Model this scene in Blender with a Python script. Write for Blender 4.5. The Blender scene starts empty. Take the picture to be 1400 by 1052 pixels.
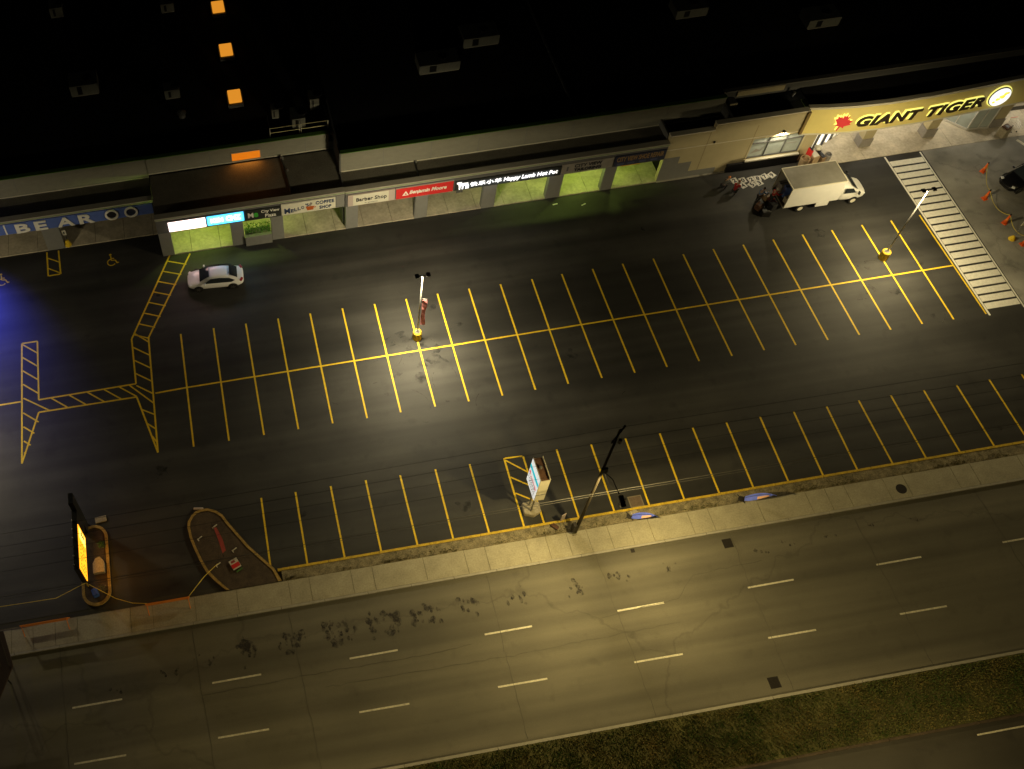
import bpy, bmesh, math, random
from mathutils import Vector, Matrix
random.seed(7)
R = math.radians
sc = bpy.context.scene
COL = sc.collection

# ------------------------------------------------------------------ camera
cam = bpy.data.cameras.new('camera')
cam_o = bpy.data.objects.new('camera', cam); COL.objects.link(cam_o)
cam.sensor_width = 36; cam.lens = 36.556; cam.shift_x = 0.19326; cam.shift_y = 0.0
cam.clip_start = 1; cam.clip_end = 1500
cam_o.location = (0, 0, 67.7212)
cam_o.rotation_mode = 'XYZ'
cam_o.rotation_euler = (R(32.1894), R(1.7012), R(-9.6838))
sc.camera = cam_o
# ------------------------------------------------------------------ world: night sky
w = bpy.data.worlds.new('World'); sc.world = w; w.use_nodes = True
nt = w.node_tree; bg = nt.nodes['Background']
sky = nt.nodes.new('ShaderNodeTexSky'); sky.sky_type = 'NISHITA'; sky.sun_disc = False
sky.sun_elevation = R(-9); sky.sun_rotation = R(200)
mixw = nt.nodes.new('ShaderNodeMixRGB'); mixw.inputs[0].default_value = 0.5
mixw.inputs[2].default_value = (0.055, 0.055, 0.045, 1)
nt.links.new(sky.outputs[0], mixw.inputs[1]); nt.links.new(mixw.outputs[0], bg.inputs[0])
bg.inputs[1].default_value = 0.05
sc.view_settings.view_transform = 'Standard'; sc.view_settings.look = 'None'
sc.view_settings.exposure = 0.0; sc.view_settings.gamma = 1
LOT_W = 11200; WARM = (1.0, .85, .52); WARM2 = (1.0, .82, .45); SODIUM = (1.0, .77, .31)

# ------------------------------------------------------------------ materials
def mat(name, col, rough=.8, metal=0, var=.0, scale=(1, 1, 1), ns=2.0, spec=None, emit=None, es=1, var2=0, ns2=12.0, bump=0):
    m = bpy.data.materials.new(name); m.use_nodes = True
    n = m.node_tree.nodes; l = m.node_tree.links; p = n['Principled BSDF']
    p.inputs['Base Color'].default_value = (*col, 1); p.inputs['Roughness'].default_value = rough; p.inputs['Specular IOR Level'].default_value = .35
    p.inputs['Metallic'].default_value = metal
    if spec is not None: p.inputs['Specular IOR Level'].default_value = spec
    if emit:
        p.inputs['Emission Color'].default_value = (*emit, 1); p.inputs['Emission Strength'].default_value = es
    if var or var2:
        g = n.new('ShaderNodeNewGeometry'); mp = n.new('ShaderNodeMapping'); mp.inputs['Scale'].default_value = scale
        l.new(g.outputs['Position'], mp.inputs[0])
        a = n.new('ShaderNodeTexNoise'); a.inputs['Scale'].default_value = ns; a.inputs['Detail'].default_value = 6
        a.inputs['Roughness'].default_value = .62
        l.new(mp.outputs[0], a.inputs[0])
        b = n.new('ShaderNodeTexNoise'); b.inputs['Scale'].default_value = ns2; b.inputs['Detail'].default_value = 3
        l.new(g.outputs['Position'], b.inputs[0])
        m1 = n.new('ShaderNodeMapRange'); m1.inputs[1].default_value = .3; m1.inputs[2].default_value = .7
        m1.inputs[3].default_value = 1 - var; m1.inputs[4].default_value = 1 + var
        l.new(a.outputs[0], m1.inputs[0])
        m2 = n.new('ShaderNodeMapRange'); m2.inputs[1].default_value = .3; m2.inputs[2].default_value = .7
        m2.inputs[3].default_value = 1 - var2; m2.inputs[4].default_value = 1 + var2
        l.new(b.outputs[0], m2.inputs[0])
        mu = n.new('ShaderNodeMath'); mu.operation = 'MULTIPLY'; l.new(m1.outputs[0], mu.inputs[0]); l.new(m2.outputs[0], mu.inputs[1])
        mx = n.new('ShaderNodeVectorMath'); mx.operation = 'SCALE'; mx.inputs[0].default_value = col
        l.new(mu.outputs[0], mx.inputs['Scale']); l.new(mx.outputs[0], p.inputs['Base Color'])
        if bump:
            bp = n.new('ShaderNodeBump'); bp.inputs['Strength'].default_value = bump; bp.inputs['Distance'].default_value = .02
            l.new(b.outputs[0], bp.inputs['Height']); l.new(bp.outputs[0], p.inputs['Normal'])
    return m
def asphalt(name, col, streak, blot, scale_y=1.1, cracks=0, rough=.82, wear=.68):
    m = bpy.data.materials.new(name); m.use_nodes = True
    n = m.node_tree.nodes; l = m.node_tree.links; p = n['Principled BSDF']
    g = n.new('ShaderNodeNewGeometry')
    def noise(sc_, s, d, lo, hi, a0=.3, a1=.7, w=0):
        mp = n.new('ShaderNodeMapping'); mp.inputs['Scale'].default_value = sc_; mp.inputs['Location'].default_value = (w, w*.3, 0)
        l.new(g.outputs['Position'], mp.inputs[0])
        t = n.new('ShaderNodeTexNoise'); t.inputs['Scale'].default_value = s; t.inputs['Detail'].default_value = d
        l.new(mp.outputs[0], t.inputs[0])
        r = n.new('ShaderNodeMapRange'); r.inputs[1].default_value = a0; r.inputs[2].default_value = a1
        r.inputs[3].default_value = lo; r.inputs[4].default_value = hi; l.new(t.outputs[0], r.inputs[0]); return r.outputs[0]
    def mul(a, b):
        q = n.new('ShaderNodeMath'); q.operation = 'MULTIPLY'; l.new(a, q.inputs[0]); l.new(b, q.inputs[1]); return q.outputs[0]
    f = mul(noise((.045, scale_y, 1), 1.0, 8, 1-streak, 1+streak), noise((.22, .3, 1), 1.0, 6, 1-blot, 1+blot, w=13))
    f = mul(f, noise((.008, .42, 1), 1.0, 2, 1-streak*1.2, 1+streak*1.2, .36, .64, w=31))
    f = mul(f, noise((1, 1, 1), 26, 4, .8, 1.2))
    f = mul(f, noise((1, 1, 1), .9, 10, wear, 1.0, .27, .42, w=50))
    if cracks:
        v = n.new('ShaderNodeTexVoronoi'); v.feature = 'DISTANCE_TO_EDGE'; v.inputs['Scale'].default_value = cracks
        mp = n.new('ShaderNodeMapping'); mp.inputs['Scale'].default_value = (.6, 1, 1)
        wn = n.new('ShaderNodeTexNoise'); wn.inputs['Scale'].default_value = .6; wn.inputs['Detail'].default_value = 8
        l.new(g.outputs['Position'], wn.inputs[0])
        ad = n.new('ShaderNodeVectorMath'); ad.operation = 'MULTIPLY_ADD'; ad.inputs[1].default_value = (3, 3, 0)
        l.new(wn.outputs['Color'], ad.inputs[0]); l.new(g.outputs['Position'], ad.inputs[2])
        l.new(ad.outputs[0], mp.inputs[0]); l.new(mp.outputs[0], v.inputs[0])
        r = n.new('ShaderNodeMapRange'); r.inputs[1].default_value = 0; r.inputs[2].default_value = .008
        r.inputs[3].default_value = .8; r.inputs[4].default_value = 1; l.new(v.outputs[0], r.inputs[0])
        f = mul(f, r.outputs[0])
    mx = n.new('ShaderNodeVectorMath'); mx.operation = 'SCALE'; mx.inputs[0].default_value = col
    l.new(f, mx.inputs['Scale']); l.new(mx.outputs[0], p.inputs['Base Color'])
    p.inputs['Roughness'].default_value = rough
    return m
M = dict(
    lot=asphalt('fresh_asphalt', (.0272, .0262, .0238), .26, .30, rough=.68),
    road=asphalt('old_asphalt', (.128, .117, .088), .17, .10, .9, .07, wear=.86),
    faroad=asphalt('far_asphalt', (.05, .045, .036), .12, .2, .9, .07),
    oldcon=asphalt('stained_concrete', (.26, .25, .22), .05, .42, .5, .16),
    ground=mat('earth', (.05, .048, .04), .95),
    concrete=mat('pavement_concrete', (.35, .32, .235), .9, 0, .14, (1, 1, 1), .8, var2=.12, ns2=9),
    walk=mat('walkway_concrete', (.47, .415, .32), .9, 0, .24, (1, 1, 1), .7, var2=.12, ns2=5),
    kerb=mat('kerb_concrete', (.34, .32, .27), .9, 0, .12, ns=3),
    verge=mat('dry_verge', (.20, .17, .105), 1, 0, .45, (1, 1, 1), 2.2, var2=.35, ns2=14, bump=.6),
    soil=mat('median_soil', (.075, .07, .026), 1, 0, .5, (1, 1, 1), .5, var2=.4, ns2=9),
    islandtop=mat('island_asphalt', (.075, .055, .038), .95, 0, .25, (1, 1, 1), 2, var2=.15),
    yellow=mat('yellow_line_paint', (.74, .51, .022), .6, 0, .14, (1, 1, 1), 3, var2=.30, ns2=22),
    kerbyellow=mat('kerb_yellow_paint', (.52, .35, .03), .75, 0, .30, (1, 1, 1), 4, var2=.25, ns2=18),
    white=mat('white_line_paint', (.74, .72, .64), .65, 0, .10, (1, 1, 1), 4, var2=.12, ns2=22),
    oldwhite=mat('worn_white_paint', (.62, .58, .46), .7, 0, .25, (1, 1, 1), 5, var2=.25, ns2=18),
    stain=mat('oil_stain', (.040, .034, .032), .75, 0, .2, ns=8),
    patch=mat('dark_patch', (.09, .083, .066), .8, 0, .2, ns=8),
    iron=mat('cast_iron', (.035, .03, .027), .6, .4, .3, ns=20),
    grey=mat('grey_render', (.19, .19, .18), .85, 0, .06, ns=3),
    dgrey=mat('dark_grey_render', (.10, .10, .10), .85, 0, .06, ns=3),
    fascia=mat('fascia_metal', (.33, .31, .26), .6, 0, .06, ns=2),
    green=mat('green_trim', (.10, .22, .035), .6),
    upwall=mat('upper_wall_cladding', (.22, .213, .168), .8, 0, .07, (1.5, 1, 4), 1, var2=.04),
    roof=mat('roof_membrane', (.012, .012, .013), .95, 0, .3, ns=.3),
    lowroof=mat('canopy_roof_gravel', (.125, .115, .09), .95, 0, .16, (1, 1, 1), .6, var2=.2, ns2=14),
    cream=mat('cream_panel', (.44, .38, .23), .8, 0, .05, ns=1),
    creamtrim=mat('cream_trim', (.68, .64, .52), .7),
    gtyellow=mat('yellow_sign_panel', (.78, .66, .24), .6, 0, .04, ns=.7),
    block=mat('grey_block', (.26, .24, .22), .9, 0, .1, ns=5),
    blackp=mat('black_paint', (.012, .011, .011), .5),
    black=mat('black_metal', (.015, .015, .016), .45),
    steel=mat('galvanised_steel', (.26, .255, .24), .4, .6, .08, ns=5),
    alu=mat('aluminium_frame', (.62, .61, .58), .35, .5),
    glass=mat('dark_glass', (.02, .025, .03), .06, 0),
    winglass=mat('window_film', (.33, .37, .36), .25, 0, .1, ns=2),
    skylight=mat('lit_skylight', (.3, .15, .02), .5, emit=(1, .37, .03), es=.72, var=.1, ns=3),
    amberwin=mat('amber_window', (.3, .12, .01), .5, emit=(1, .24, .008), es=.62),
    bluep=mat('blue_sign_face', (.10, .16, .48), .5, 0, .12, ns=1.2),
    whitep=mat('white_sign_face', (.62, .60, .50), .5, 0, .03, ns=2),
    redp=mat('red_sign_face', (.62, .03, .03), .5),
    pinkp=mat('pale_pink_face', (.46, .38, .35), .5),
    darkp=mat('dark_sign_face', (.028, .03, .028), .5),
    greyp=mat('grey_sign_face', (.24, .22, .20), .6, 0, .1, ns=2),
    navy=mat('navy_sign_face', (.03, .035, .07), .5),
    brownp=mat('brown_letters', (.26, .17, .09), .6),
    ink=mat('black_lettering', (.02, .02, .025), .6),
    inkblue=mat('navy_lettering', (.03, .05, .12), .6),
    whitel=mat('white_lettering', (.82, .80, .74), .5),
    greenl=mat('green_lettering', (.06, .42, .05), .5),
    litwhite=mat('backlit_white', (.8, .8, .8), .5, emit=(1, .97, .93), es=1.05),
    litpink=mat('backlit_pink_white', (.8, .7, .7), .5, emit=(1, .80, .74), es=2.2),
    litpinkdim=mat('backlit_pink_letter', (.8, .5, .5), .5, emit=(1, .66, .60), es=1.15),
    litcyan=mat('backlit_cyan', (.2, .6, .8), .5, emit=(.05, .60, 1), es=1.15),
    litcream=mat('backlit_letter', (.8, .8, .7), .5, emit=(1, .93, .80), es=1.5),
    halo=mat('halo_yellow_glow', (.8, .8, .2), .5, emit=(1, .93, .22), es=1.0),
    letterblack=mat('sign_letter_black', (.035, .022, .01), .5),
    leaf=mat('maple_red', (.75, .05, .06), .5, emit=(1, .08, .10), es=.06),
    litgold=mat('emblem_gold', (.8, .6, .1), .5, emit=(1, .70, .08), es=.8),
    streakbar=mat('white_streak_glow', (.8, .8, .8), .5, emit=(.93, .96, 1), es=1.3),
    storelit=mat('store_interior_glow', (.7, .7, .65), .5, emit=(1, .90, .66), es=.5),
    amber=mat('amber_board', (.3, .15, .01), .5, emit=(1, .38, .015), es=2.0),
    amberhot=mat('amber_board_bright', (.5, .4, .1), .5, emit=(1, .70, .12), es=2.4),
    lens=mat('luminaire_lens', (.8, .8, .8), .5, emit=(1, .93, .78), es=14),
    carwhite=mat('white_car_paint', (.85, .84, .83), .22, 0, spec=.6),
    truckwhite=mat('truck_white', (.70, .69, .65), .45, 0, .04, ns=1.5),
    truckroof=mat('truck_roof', (.26, .25, .22), .6, 0, .16, (1, 1, 1), 1.2),
    carblack=mat('black_car_paint', (.008, .008, .010), .15),
    tyre=mat('tyre', (.018, .018, .018), .85), rim=mat('wheel_rim', (.16, .16, .155), .35, .7),
    hlamp=mat('headlamp_glass', (.75, .76, .78), .1), tail=mat('tail_lamp', (.35, .015, .015), .3),
    orange=mat('orange_plastic', (.80, .13, .02), .6), chain=mat('yellow_chain', (.62, .50, .05), .6),
    tape=mat('caution_tape', (.70, .55, .08), .6), barr=mat('barricade_orange', (.80, .25, .04), .6),
    wood=mat('pole_wood', (.065, .052, .034), .85, 0, .22, (6, 6, .6), 2), 
    wire=mat('wire_grey', (.10, .095, .085), .6), wireb=mat('wire_black', (.02, .02, .02), .7),
    pinkflag=mat('faded_red_cloth', (.60, .22, .24), .8), redflag=mat('red_cloth', (.30, .05, .05), .8),
    blueflag=mat('blue_cloth', (.12, .17, .80), .75, 0, .15, ns=3), orangeflag=mat('orange_print', (.70, .40, .25), .75),
    leafg=mat('shrub_leaves', (.07, .16, .03), .7, 0, .3, ns=8), rust=mat('rusty_steel', (.10, .05, .03), .8, .2, .4, ns=6),
    stone=mat('stone_block', (.34, .30, .22), .9, 0, .15, ns=6, var2=.15), card=mat('white_card', (.72, .70, .64), .6),
    cardboard=mat('cardboard', (.36, .26, .15), .85, 0, .1, ns=4), skin=mat('skin', (.45, .28, .19), .6),
    cloth_dark=mat('dark_clothing', (.03, .03, .035), .9), cloth_red=mat('red_shirt', (.45, .03, .03), .85),
    cloth_blue=mat('blue_shirt', (.12, .20, .38), .85), cloth_grey=mat('grey_jacket', (.10, .10, .10), .9),
    hair_brown=mat('brown_hair', (.16, .07, .03), .8), hair_dark=mat('dark_hair', (.03, .02, .015), .8),
    cap=mat('white_cap', (.7, .68, .62), .8), orangehat=mat('orange_hat', (.50, .18, .05), .8),
    cyanp=mat('cyan_band', (.05, .50, .58), .5), beige=mat('beige_cabinet', (.42, .39, .30), .6, 0, .05, ns=3),
    hvac=mat('hvac_casing', (.22, .22, .185), .6, .2, .1, (4, 1, 1), 3), soffit=mat('soffit', (.5, .47, .40), .8),
    shelterb=mat('shelter_roof', (.05, .03, .02), .7, 0, .15, ns=3), bluedome=mat('blue_plastic', (.05, .12, .45), .5),
)
def soft(name, col, sc_, lo, hi, smap=(1, 1, 1)):
    m = bpy.data.materials.new(name); m.use_nodes = True
    n = m.node_tree.nodes; l = m.node_tree.links; p = n['Principled BSDF']; p.inputs['Base Color'].default_value = (*col, 1); p.inputs['Roughness'].default_value = .8
    g = n.new('ShaderNodeNewGeometry'); mp = n.new('ShaderNodeMapping'); mp.inputs['Scale'].default_value = smap
    l.new(g.outputs['Position'], mp.inputs[0])
    a = n.new('ShaderNodeTexNoise'); a.inputs['Scale'].default_value = sc_; a.inputs['Detail'].default_value = 5; l.new(mp.outputs[0], a.inputs[0])
    r_ = n.new('ShaderNodeMapRange'); r_.inputs[1].default_value = lo; r_.inputs[2].default_value = hi; l.new(a.outputs[0], r_.inputs[0])
    l.new(r_.outputs[0], p.inputs['Alpha']); return m
M['stain'] = soft('oil_stain_soft', (.046, .040, .036), 4.0, .36, .76, (1, .8, 1))
M['scuff'] = soft('pale_scuff', (.10, .095, .08), 3.0, .42, .75)
M['dark_scuff'] = soft('dark_scuff', (.016, .016, .016), 1.6, .46, .80)
# tufts: colour varies from clump to clump
def tuft_mat(name, c1, c2, c3):
    m = bpy.data.materials.new(name); m.use_nodes = True
    n = m.node_tree.nodes; l = m.node_tree.links; p = n['Principled BSDF']; p.inputs['Roughness'].default_value = .8
    g = n.new('ShaderNodeNewGeometry')
    a = n.new('ShaderNodeTexNoise'); a.inputs['Scale'].default_value = .55; a.inputs['Detail'].default_value = 5
    l.new(g.outputs['Position'], a.inputs[0])
    b = n.new('ShaderNodeTexNoise'); b.inputs['Scale'].default_value = 7; b.inputs['Detail'].default_value = 2
    l.new(g.outputs['Position'], b.inputs[0])
    s = n.new('ShaderNodeMath'); s.operation = 'ADD'; l.new(a.outputs[0], s.inputs[0]); l.new(b.outputs[0], s.inputs[1])
    h = n.new('ShaderNodeMath'); h.operation = 'MULTIPLY'; h.inputs[1].default_value = .5; l.new(s.outputs[0], h.inputs[0])
    r = n.new('ShaderNodeValToRGB'); r.color_ramp.elements[0].position = .40; r.color_ramp.elements[0].color = (*c1, 1)
    r.color_ramp.elements[1].position = .62; r.color_ramp.elements[1].color = (*c3, 1)
    e = r.color_ramp.elements.new(.50); e.color = (*c2, 1)
    l.new(h.outputs[0], r.inputs[0]); l.new(r.outputs[0], p.inputs['Base Color'])
    return m
M['tuft'] = tuft_mat('median_weeds', (.06, .105, .018), (.13, .135, .035), (.25, .19, .06))
M['weeds'] = tuft_mat('verge_weeds', (.06, .08, .02), (.13, .11, .04), (.22, .18, .08))

# ------------------------------------------------------------------ mesh helpers
class MB:
    def __init__(s): s.v = []; s.f = []; s.mi = []; s.m = 0
    def add(s, vs, fs):
        o = len(s.v); s.v += [tuple(p) for p in vs]
        for f in fs: s.f.append(tuple(i+o for i in f)); s.mi.append(s.m)
        return s
    def box(s, x0, x1, y0, y1, z0, z1):
        v = [(x, y, z) for z in (z0, z1) for x, y in ((x0, y0), (x1, y0), (x1, y1), (x0, y1))]
        return s.add(v, [(3, 2, 1, 0), (4, 5, 6, 7), (0, 1, 5, 4), (1, 2, 6, 5), (2, 3, 7, 6), (3, 0, 4, 7)])
    def obox(s, c, sz, rz=0, rx=0):
        Mx = Matrix.Translation(c) @ Matrix.Rotation(rz, 4, 'Z') @ Matrix.Rotation(rx, 4, 'X')
        a, b, d = sz[0]/2, sz[1]/2, sz[2]/2
        v = [Mx @ Vector((x, y, z)) for z in (-d, d) for x, y in ((-a, -b), (a, -b), (a, b), (-a, b))]
        return s.add(v, [(3, 2, 1, 0), (4, 5, 6, 7), (0, 1, 5, 4), (1, 2, 6, 5), (2, 3, 7, 6), (3, 0, 4, 7)])
    def poly(s, pts, z): return s.add([(x, y, z) for x, y in pts], [tuple(range(len(pts)))])
    def prism(s, pts, z0, z1):
        n = len(pts)
        v = [(x, y, z0) for x, y in pts]+[(x, y, z1) for x, y in pts]
        return s.add(v, [tuple(range(n-1, -1, -1)), tuple(range(n, 2*n))]+[(i, (i+1) % n, (i+1) % n+n, i+n) for i in range(n)])
    def line(s, a, b, wd, z):
        a = Vector(a); b = Vector(b); d = (b-a).normalized(); p = Vector((-d.y, d.x))*wd/2
        return s.add([(*(a+p), z), (*(a-p), z), (*(b-p), z), (*(b+p), z)], [(0, 1, 2, 3)])
    def bar(s, a, b, wd, z0, z1):
        a = Vector(a); b = Vector(b); d = (b-a).normalized(); p = Vector((-d.y, d.x))*wd/2
        return s.prism([tuple(a+p), tuple(a-p), tuple(b-p), tuple(b+p)], z0, z1)
    def tube(s, pts, r, n=8, r2=None, caps=True):
        pts = [Vector(p) for p in pts]; rings = []; o = len(s.v)
        for i, p in enumerate(pts):
            d = (pts[min(i+1, len(pts)-1)]-pts[max(i-1, 0)]).normalized()
            u = d.cross(Vector((0, 0, 1))); u = u.normalized() if u.length > 1e-3 else Vector((1, 0, 0)); q = d.cross(u)
            rr = r if r2 is None else r+(r2-r)*i/(len(pts)-1)
            rings.append([p+(u*math.cos(2*math.pi*k/n)+q*math.sin(2*math.pi*k/n))*rr for k in range(n)])
        vs = [v for g in rings for v in g]; fs = []
        for i in range(len(rings)-1):
            for k in range(n): fs.append((i*n+k, i*n+(k+1) % n, (i+1)*n+(k+1) % n, (i+1)*n+k))
        if caps: fs += [tuple(range(n-1, -1, -1)), tuple(range((len(rings)-1)*n, len(rings)*n))]
        return s.add(vs, fs)
    def lathe(s, c, prof, n=20):
        vs = []; fs = []
        for r, z in prof:
            for k in range(n): vs.append((c[0]+r*math.cos(2*math.pi*k/n), c[1]+r*math.sin(2*math.pi*k/n), c[2]+z))
        for i in range(len(prof)-1):
            for k in range(n): fs.append((i*n+k, i*n+(k+1) % n, (i+1)*n+(k+1) % n, (i+1)*n+k))
        fs += [tuple(range(n-1, -1, -1)), tuple(range((len(prof)-1)*n, len(prof)*n))]
        return s.add(vs, fs)
    def build(s, name, mats, parent=None, smooth=False, bevel=0, world=True, sub=0, recalc=False):
        me = bpy.data.meshes.new(name)
        vs = s.v
        if parent is not None and world:
            inv = parent.matrix_basis.inverted() if parent.parent is None else (parent.parent.matrix_basis @ parent.matrix_basis).inverted()
            vs = [tuple(inv @ Vector(v)) for v in vs]
        me.from_pydata(vs, [], s.f)
        if not isinstance(mats, (list, tuple)): mats = [mats]
        for m_ in mats: me.materials.append(m_)
        if len(mats) > 1: me.polygons.foreach_set('material_index', s.mi)
        if recalc:
            b = bmesh.new(); b.from_mesh(me); bmesh.ops.recalc_face_normals(b, faces=b.faces); b.to_mesh(me); b.free()
        if smooth: me.polygons.foreach_set('use_smooth', [True]*len(me.polygons))
        o = bpy.data.objects.new(name, me); COL.objects.link(o)
        if parent is not None: o.parent = parent
        if bevel:
            q = o.modifiers.new('bevel', 'BEVEL'); q.width = bevel; q.segments = 2; q.limit_method = 'ANGLE'
        if sub:
            q = o.modifiers.new('sub', 'SUBSURF'); q.levels = sub; q.render_levels = sub
        me.update(); return o
def tag(o, label, cat, group=None, kind=None):
    o['label'] = label; o['category'] = cat
    if group: o['group'] = group
    if kind: o['kind'] = kind
    return o
def struct(o): o['kind'] = 'structure'; return o
def thing(name, label, cat, loc=(0, 0, 0), rz=0, group=None):
    o = bpy.data.objects.new(name, None); COL.objects.link(o); o.location = loc; o.rotation_euler = (0, 0, rz)
    o.empty_display_size = .3; o.matrix_basis = Matrix.Translation(loc) @ Matrix.Rotation(rz, 4, 'Z')
    return tag(o, label, cat, group)
def kids(o): return [c for c in bpy.data.objects if c.parent == o]
def dup(src, label, loc, rz=None, group=None):
    def cp(o, par):
        c = o.copy(); COL.objects.link(c)
        if par is not None: c.parent = par
        for k in kids(o): cp(k, c)
        return c
    r = cp(src, None); r.location = loc
    if rz is not None: r.rotation_euler = (0, 0, rz)
    r['label'] = label
    if group: r['group'] = group
    return r
def light(name, typ, loc, power, color, parent=None, size=.3, spot=None, rot=None, sizey=None):
    d = bpy.data.lights.new(name, typ); d.energy = power; d.color = color
    if typ == 'AREA':
        d.shape = 'RECTANGLE' if sizey else 'SQUARE'; d.size = size
        if sizey: d.size_y = sizey
    else: d.shadow_soft_size = size
    if spot: d.spot_size = R(spot); d.spot_blend = .25
    o = bpy.data.objects.new(name, d); COL.objects.link(o)
    if parent is not None: o.parent = parent; o.location = Vector(loc)-Vector(parent.location)
    else: o.location = loc
    if rot: o.rotation_euler = rot
    return o
def text_geo(body, width=None, height=None, shear=0, bold=0, ext=0, spacing=1.0):
    c = bpy.data.curves.new('t', 'FONT'); c.body = body; c.shear = shear; c.offset = bold; c.extrude = ext; c.resolution_u = 3
    c.space_character = spacing
    o = bpy.data.objects.new('t', c); COL.objects.link(o); bpy.context.view_layer.update()
    me = bpy.data.meshes.new_from_object(o.evaluated_get(bpy.context.evaluated_depsgraph_get()))
    vs = [v.co.copy() for v in me.vertices]; fs = [tuple(p.vertices) for p in me.polygons]
    bpy.data.objects.remove(o); bpy.data.curves.remove(c); bpy.data.meshes.remove(me)
    x0 = min(v.x for v in vs); x1 = max(v.x for v in vs); y0 = min(v.y for v in vs); y1 = max(v.y for v in vs)
    sx = width/(x1-x0) if width else None; sy = height/(y1-y0) if height else None
    sx = sx or sy; sy = sy or sx
    return [((v.x-x0)*sx, (v.y-y0)*sy, v.z) for v in vs], fs
def text_on_wall(name, body, x0, x1, z0, z1, y, m, parent, shear=0, bold=0, th=.03, **k):
    vs, fs = text_geo(body, x1-x0, z1-z0, shear, bold, .5, **k)
    b = MB(); b.add([(x0+v[0], y-(v[2]+.5)*th, z0+v[1]) for v in vs], fs)
    return b.build(name, m, parent)

# ------------------------------------------------------------------ setting: ground sheets
struct(MB().poly([(-400, -300), (600, -300), (600, 500), (-400, 500)], -.02).build('ground', M['ground']))
struct(MB().poly([(-80, 27.4), (160, 27.4), (160, 62), (-80, 62)], -.004).build('parking_lot_asphalt', M['lot']))
struct(MB().poly([(61.55, 39.1), (160, 39.1), (160, 62), (61.55, 62)], 0.0).build('concrete_apron', M['oldcon']))
struct(MB().poly([(-80, 13.6), (160, 13.6), (160, 25.05), (-80, 25.05)], -.004).build('road', M['road']))
struct(MB().poly([(-80, -8), (160, -8), (160, 9.9), (-80, 9.9)], -.004).build('far_carriageway', M['faroad']))
# pavement in slabs with joints
b = MB(); x = -60.0; random.seed(3)
while x < 120:
    wd = random.choice([1.45, 1.5, 3.6, 1.5, 2.9])
    b.prism([(x, 25.2), (x+wd-.03, 25.2), (x+wd-.03, 26.93), (x, 26.93)], -.1, .10+random.uniform(-.012, .012)); x += wd
struct(b.build('pavement', M['concrete']))
struct(MB().box(-80, 160, 25.2, 26.98, -.1, .07).build('pavement_bed', M['verge']))
b = MB(); x = -60.0
while x < 120: b.prism([(x, 25.02), (x+2.97, 25.02), (x+2.97, 25.185), (x, 25.185)], -.1, .105); x += 3.0
struct(b.build('road_kerb', M['kerb']))
# verge strip between pavement and lot
struct(MB().box(.4, 160, 26.98, 27.76, -.1, .09).build('verge_strip', M['verge']))
b = MB(); x = .15; 
while x < 120:
    b.prism([(x, 27.76), (x+3.57, 27.76), (x+3.57, 27.93), (x, 27.93)], -.1, .12); x += 3.6
struct(b.build('yellow_kerb', M['kerbyellow']))
# median
struct(MB().box(-80, 160, 9.95, 13.48, -.1, .12).build('median_soil', M['soil']))
b = MB(); x = -60.0
while x < 120:
    b.prism([(x, 13.49), (x+5.97, 13.49), (x+5.97, 13.67), (x, 13.67)], -.1, .135)
    x += 6
struct(b.build('median_kerb', M['kerb']))
b = MB(); x = -60.0
while x < 120: b.prism([(x, 9.78), (x+5.97, 9.78), (x+5.97, 9.94), (x, 9.94)], -.1, .135); x += 6
struct(b.build('far_median_kerb', M['islandtop']))

def tufts(name, m, spots, hmin, hmax, label, cat):
    v = []; f = []
    for (x, y, z) in spots:
        h = random.uniform(hmin, hmax)
        for k in range(3):
            a = random.uniform(0, math.pi*2); wd = h*random.uniform(.25, .5); lx = math.cos(a)*wd; ly = math.sin(a)*wd
            tx = random.uniform(-.5, .5)*h; ty = random.uniform(-.5, .5)*h; o = len(v)
            v += [(x-lx, y-ly, z), (x+lx, y+ly, z), (x+lx*.6+tx, y+ly*.6+ty, z+h), (x-lx*.5+tx, y-ly*.5+ty, z+h*.8)]
            f.append((o, o+1, o+2, o+3))
    b = MB(); b.v = v; b.f = f; b.mi = [0]*len(f)
    return tag(b.build(name, m), label, cat, kind='stuff')
random.seed(11)
sp = []
for i in range(26000):
    x = random.uniform(2, 52); y = random.uniform(9.98, 13.45)
    sp.append((x, y, .12))
for i in range(160):   # denser clumps
    cx, cy = random.uniform(4, 52), random.uniform(10.3, 13.2)
    for k in range(55):
        a = random.gauss(0, .28); c = random.gauss(0, .25)
        if 9.98 < cy+c < 13.5: sp.append((cx+a, cy+c, .12))
tufts('median_grass', M['tuft'], sp, .03, .11, 'rough green and brown grass growing on the road median', 'grass')
sp = []
for i in range(5200):
    x = random.uniform(.6, 56)
    y = 27.0+abs(random.gauss(0, .13)) if random.random() < .6 else random.uniform(27.0, 27.75)
    if (math.sin(x*1.7)+math.sin(x*.63+2)+random.uniform(-1, 1)) > .25: sp.append((x, y, .09))
tufts('verge_weeds', M['weeds'], sp, .02, .07, 'dry weeds along the verge between pavement and yellow kerb', 'weeds')

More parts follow.
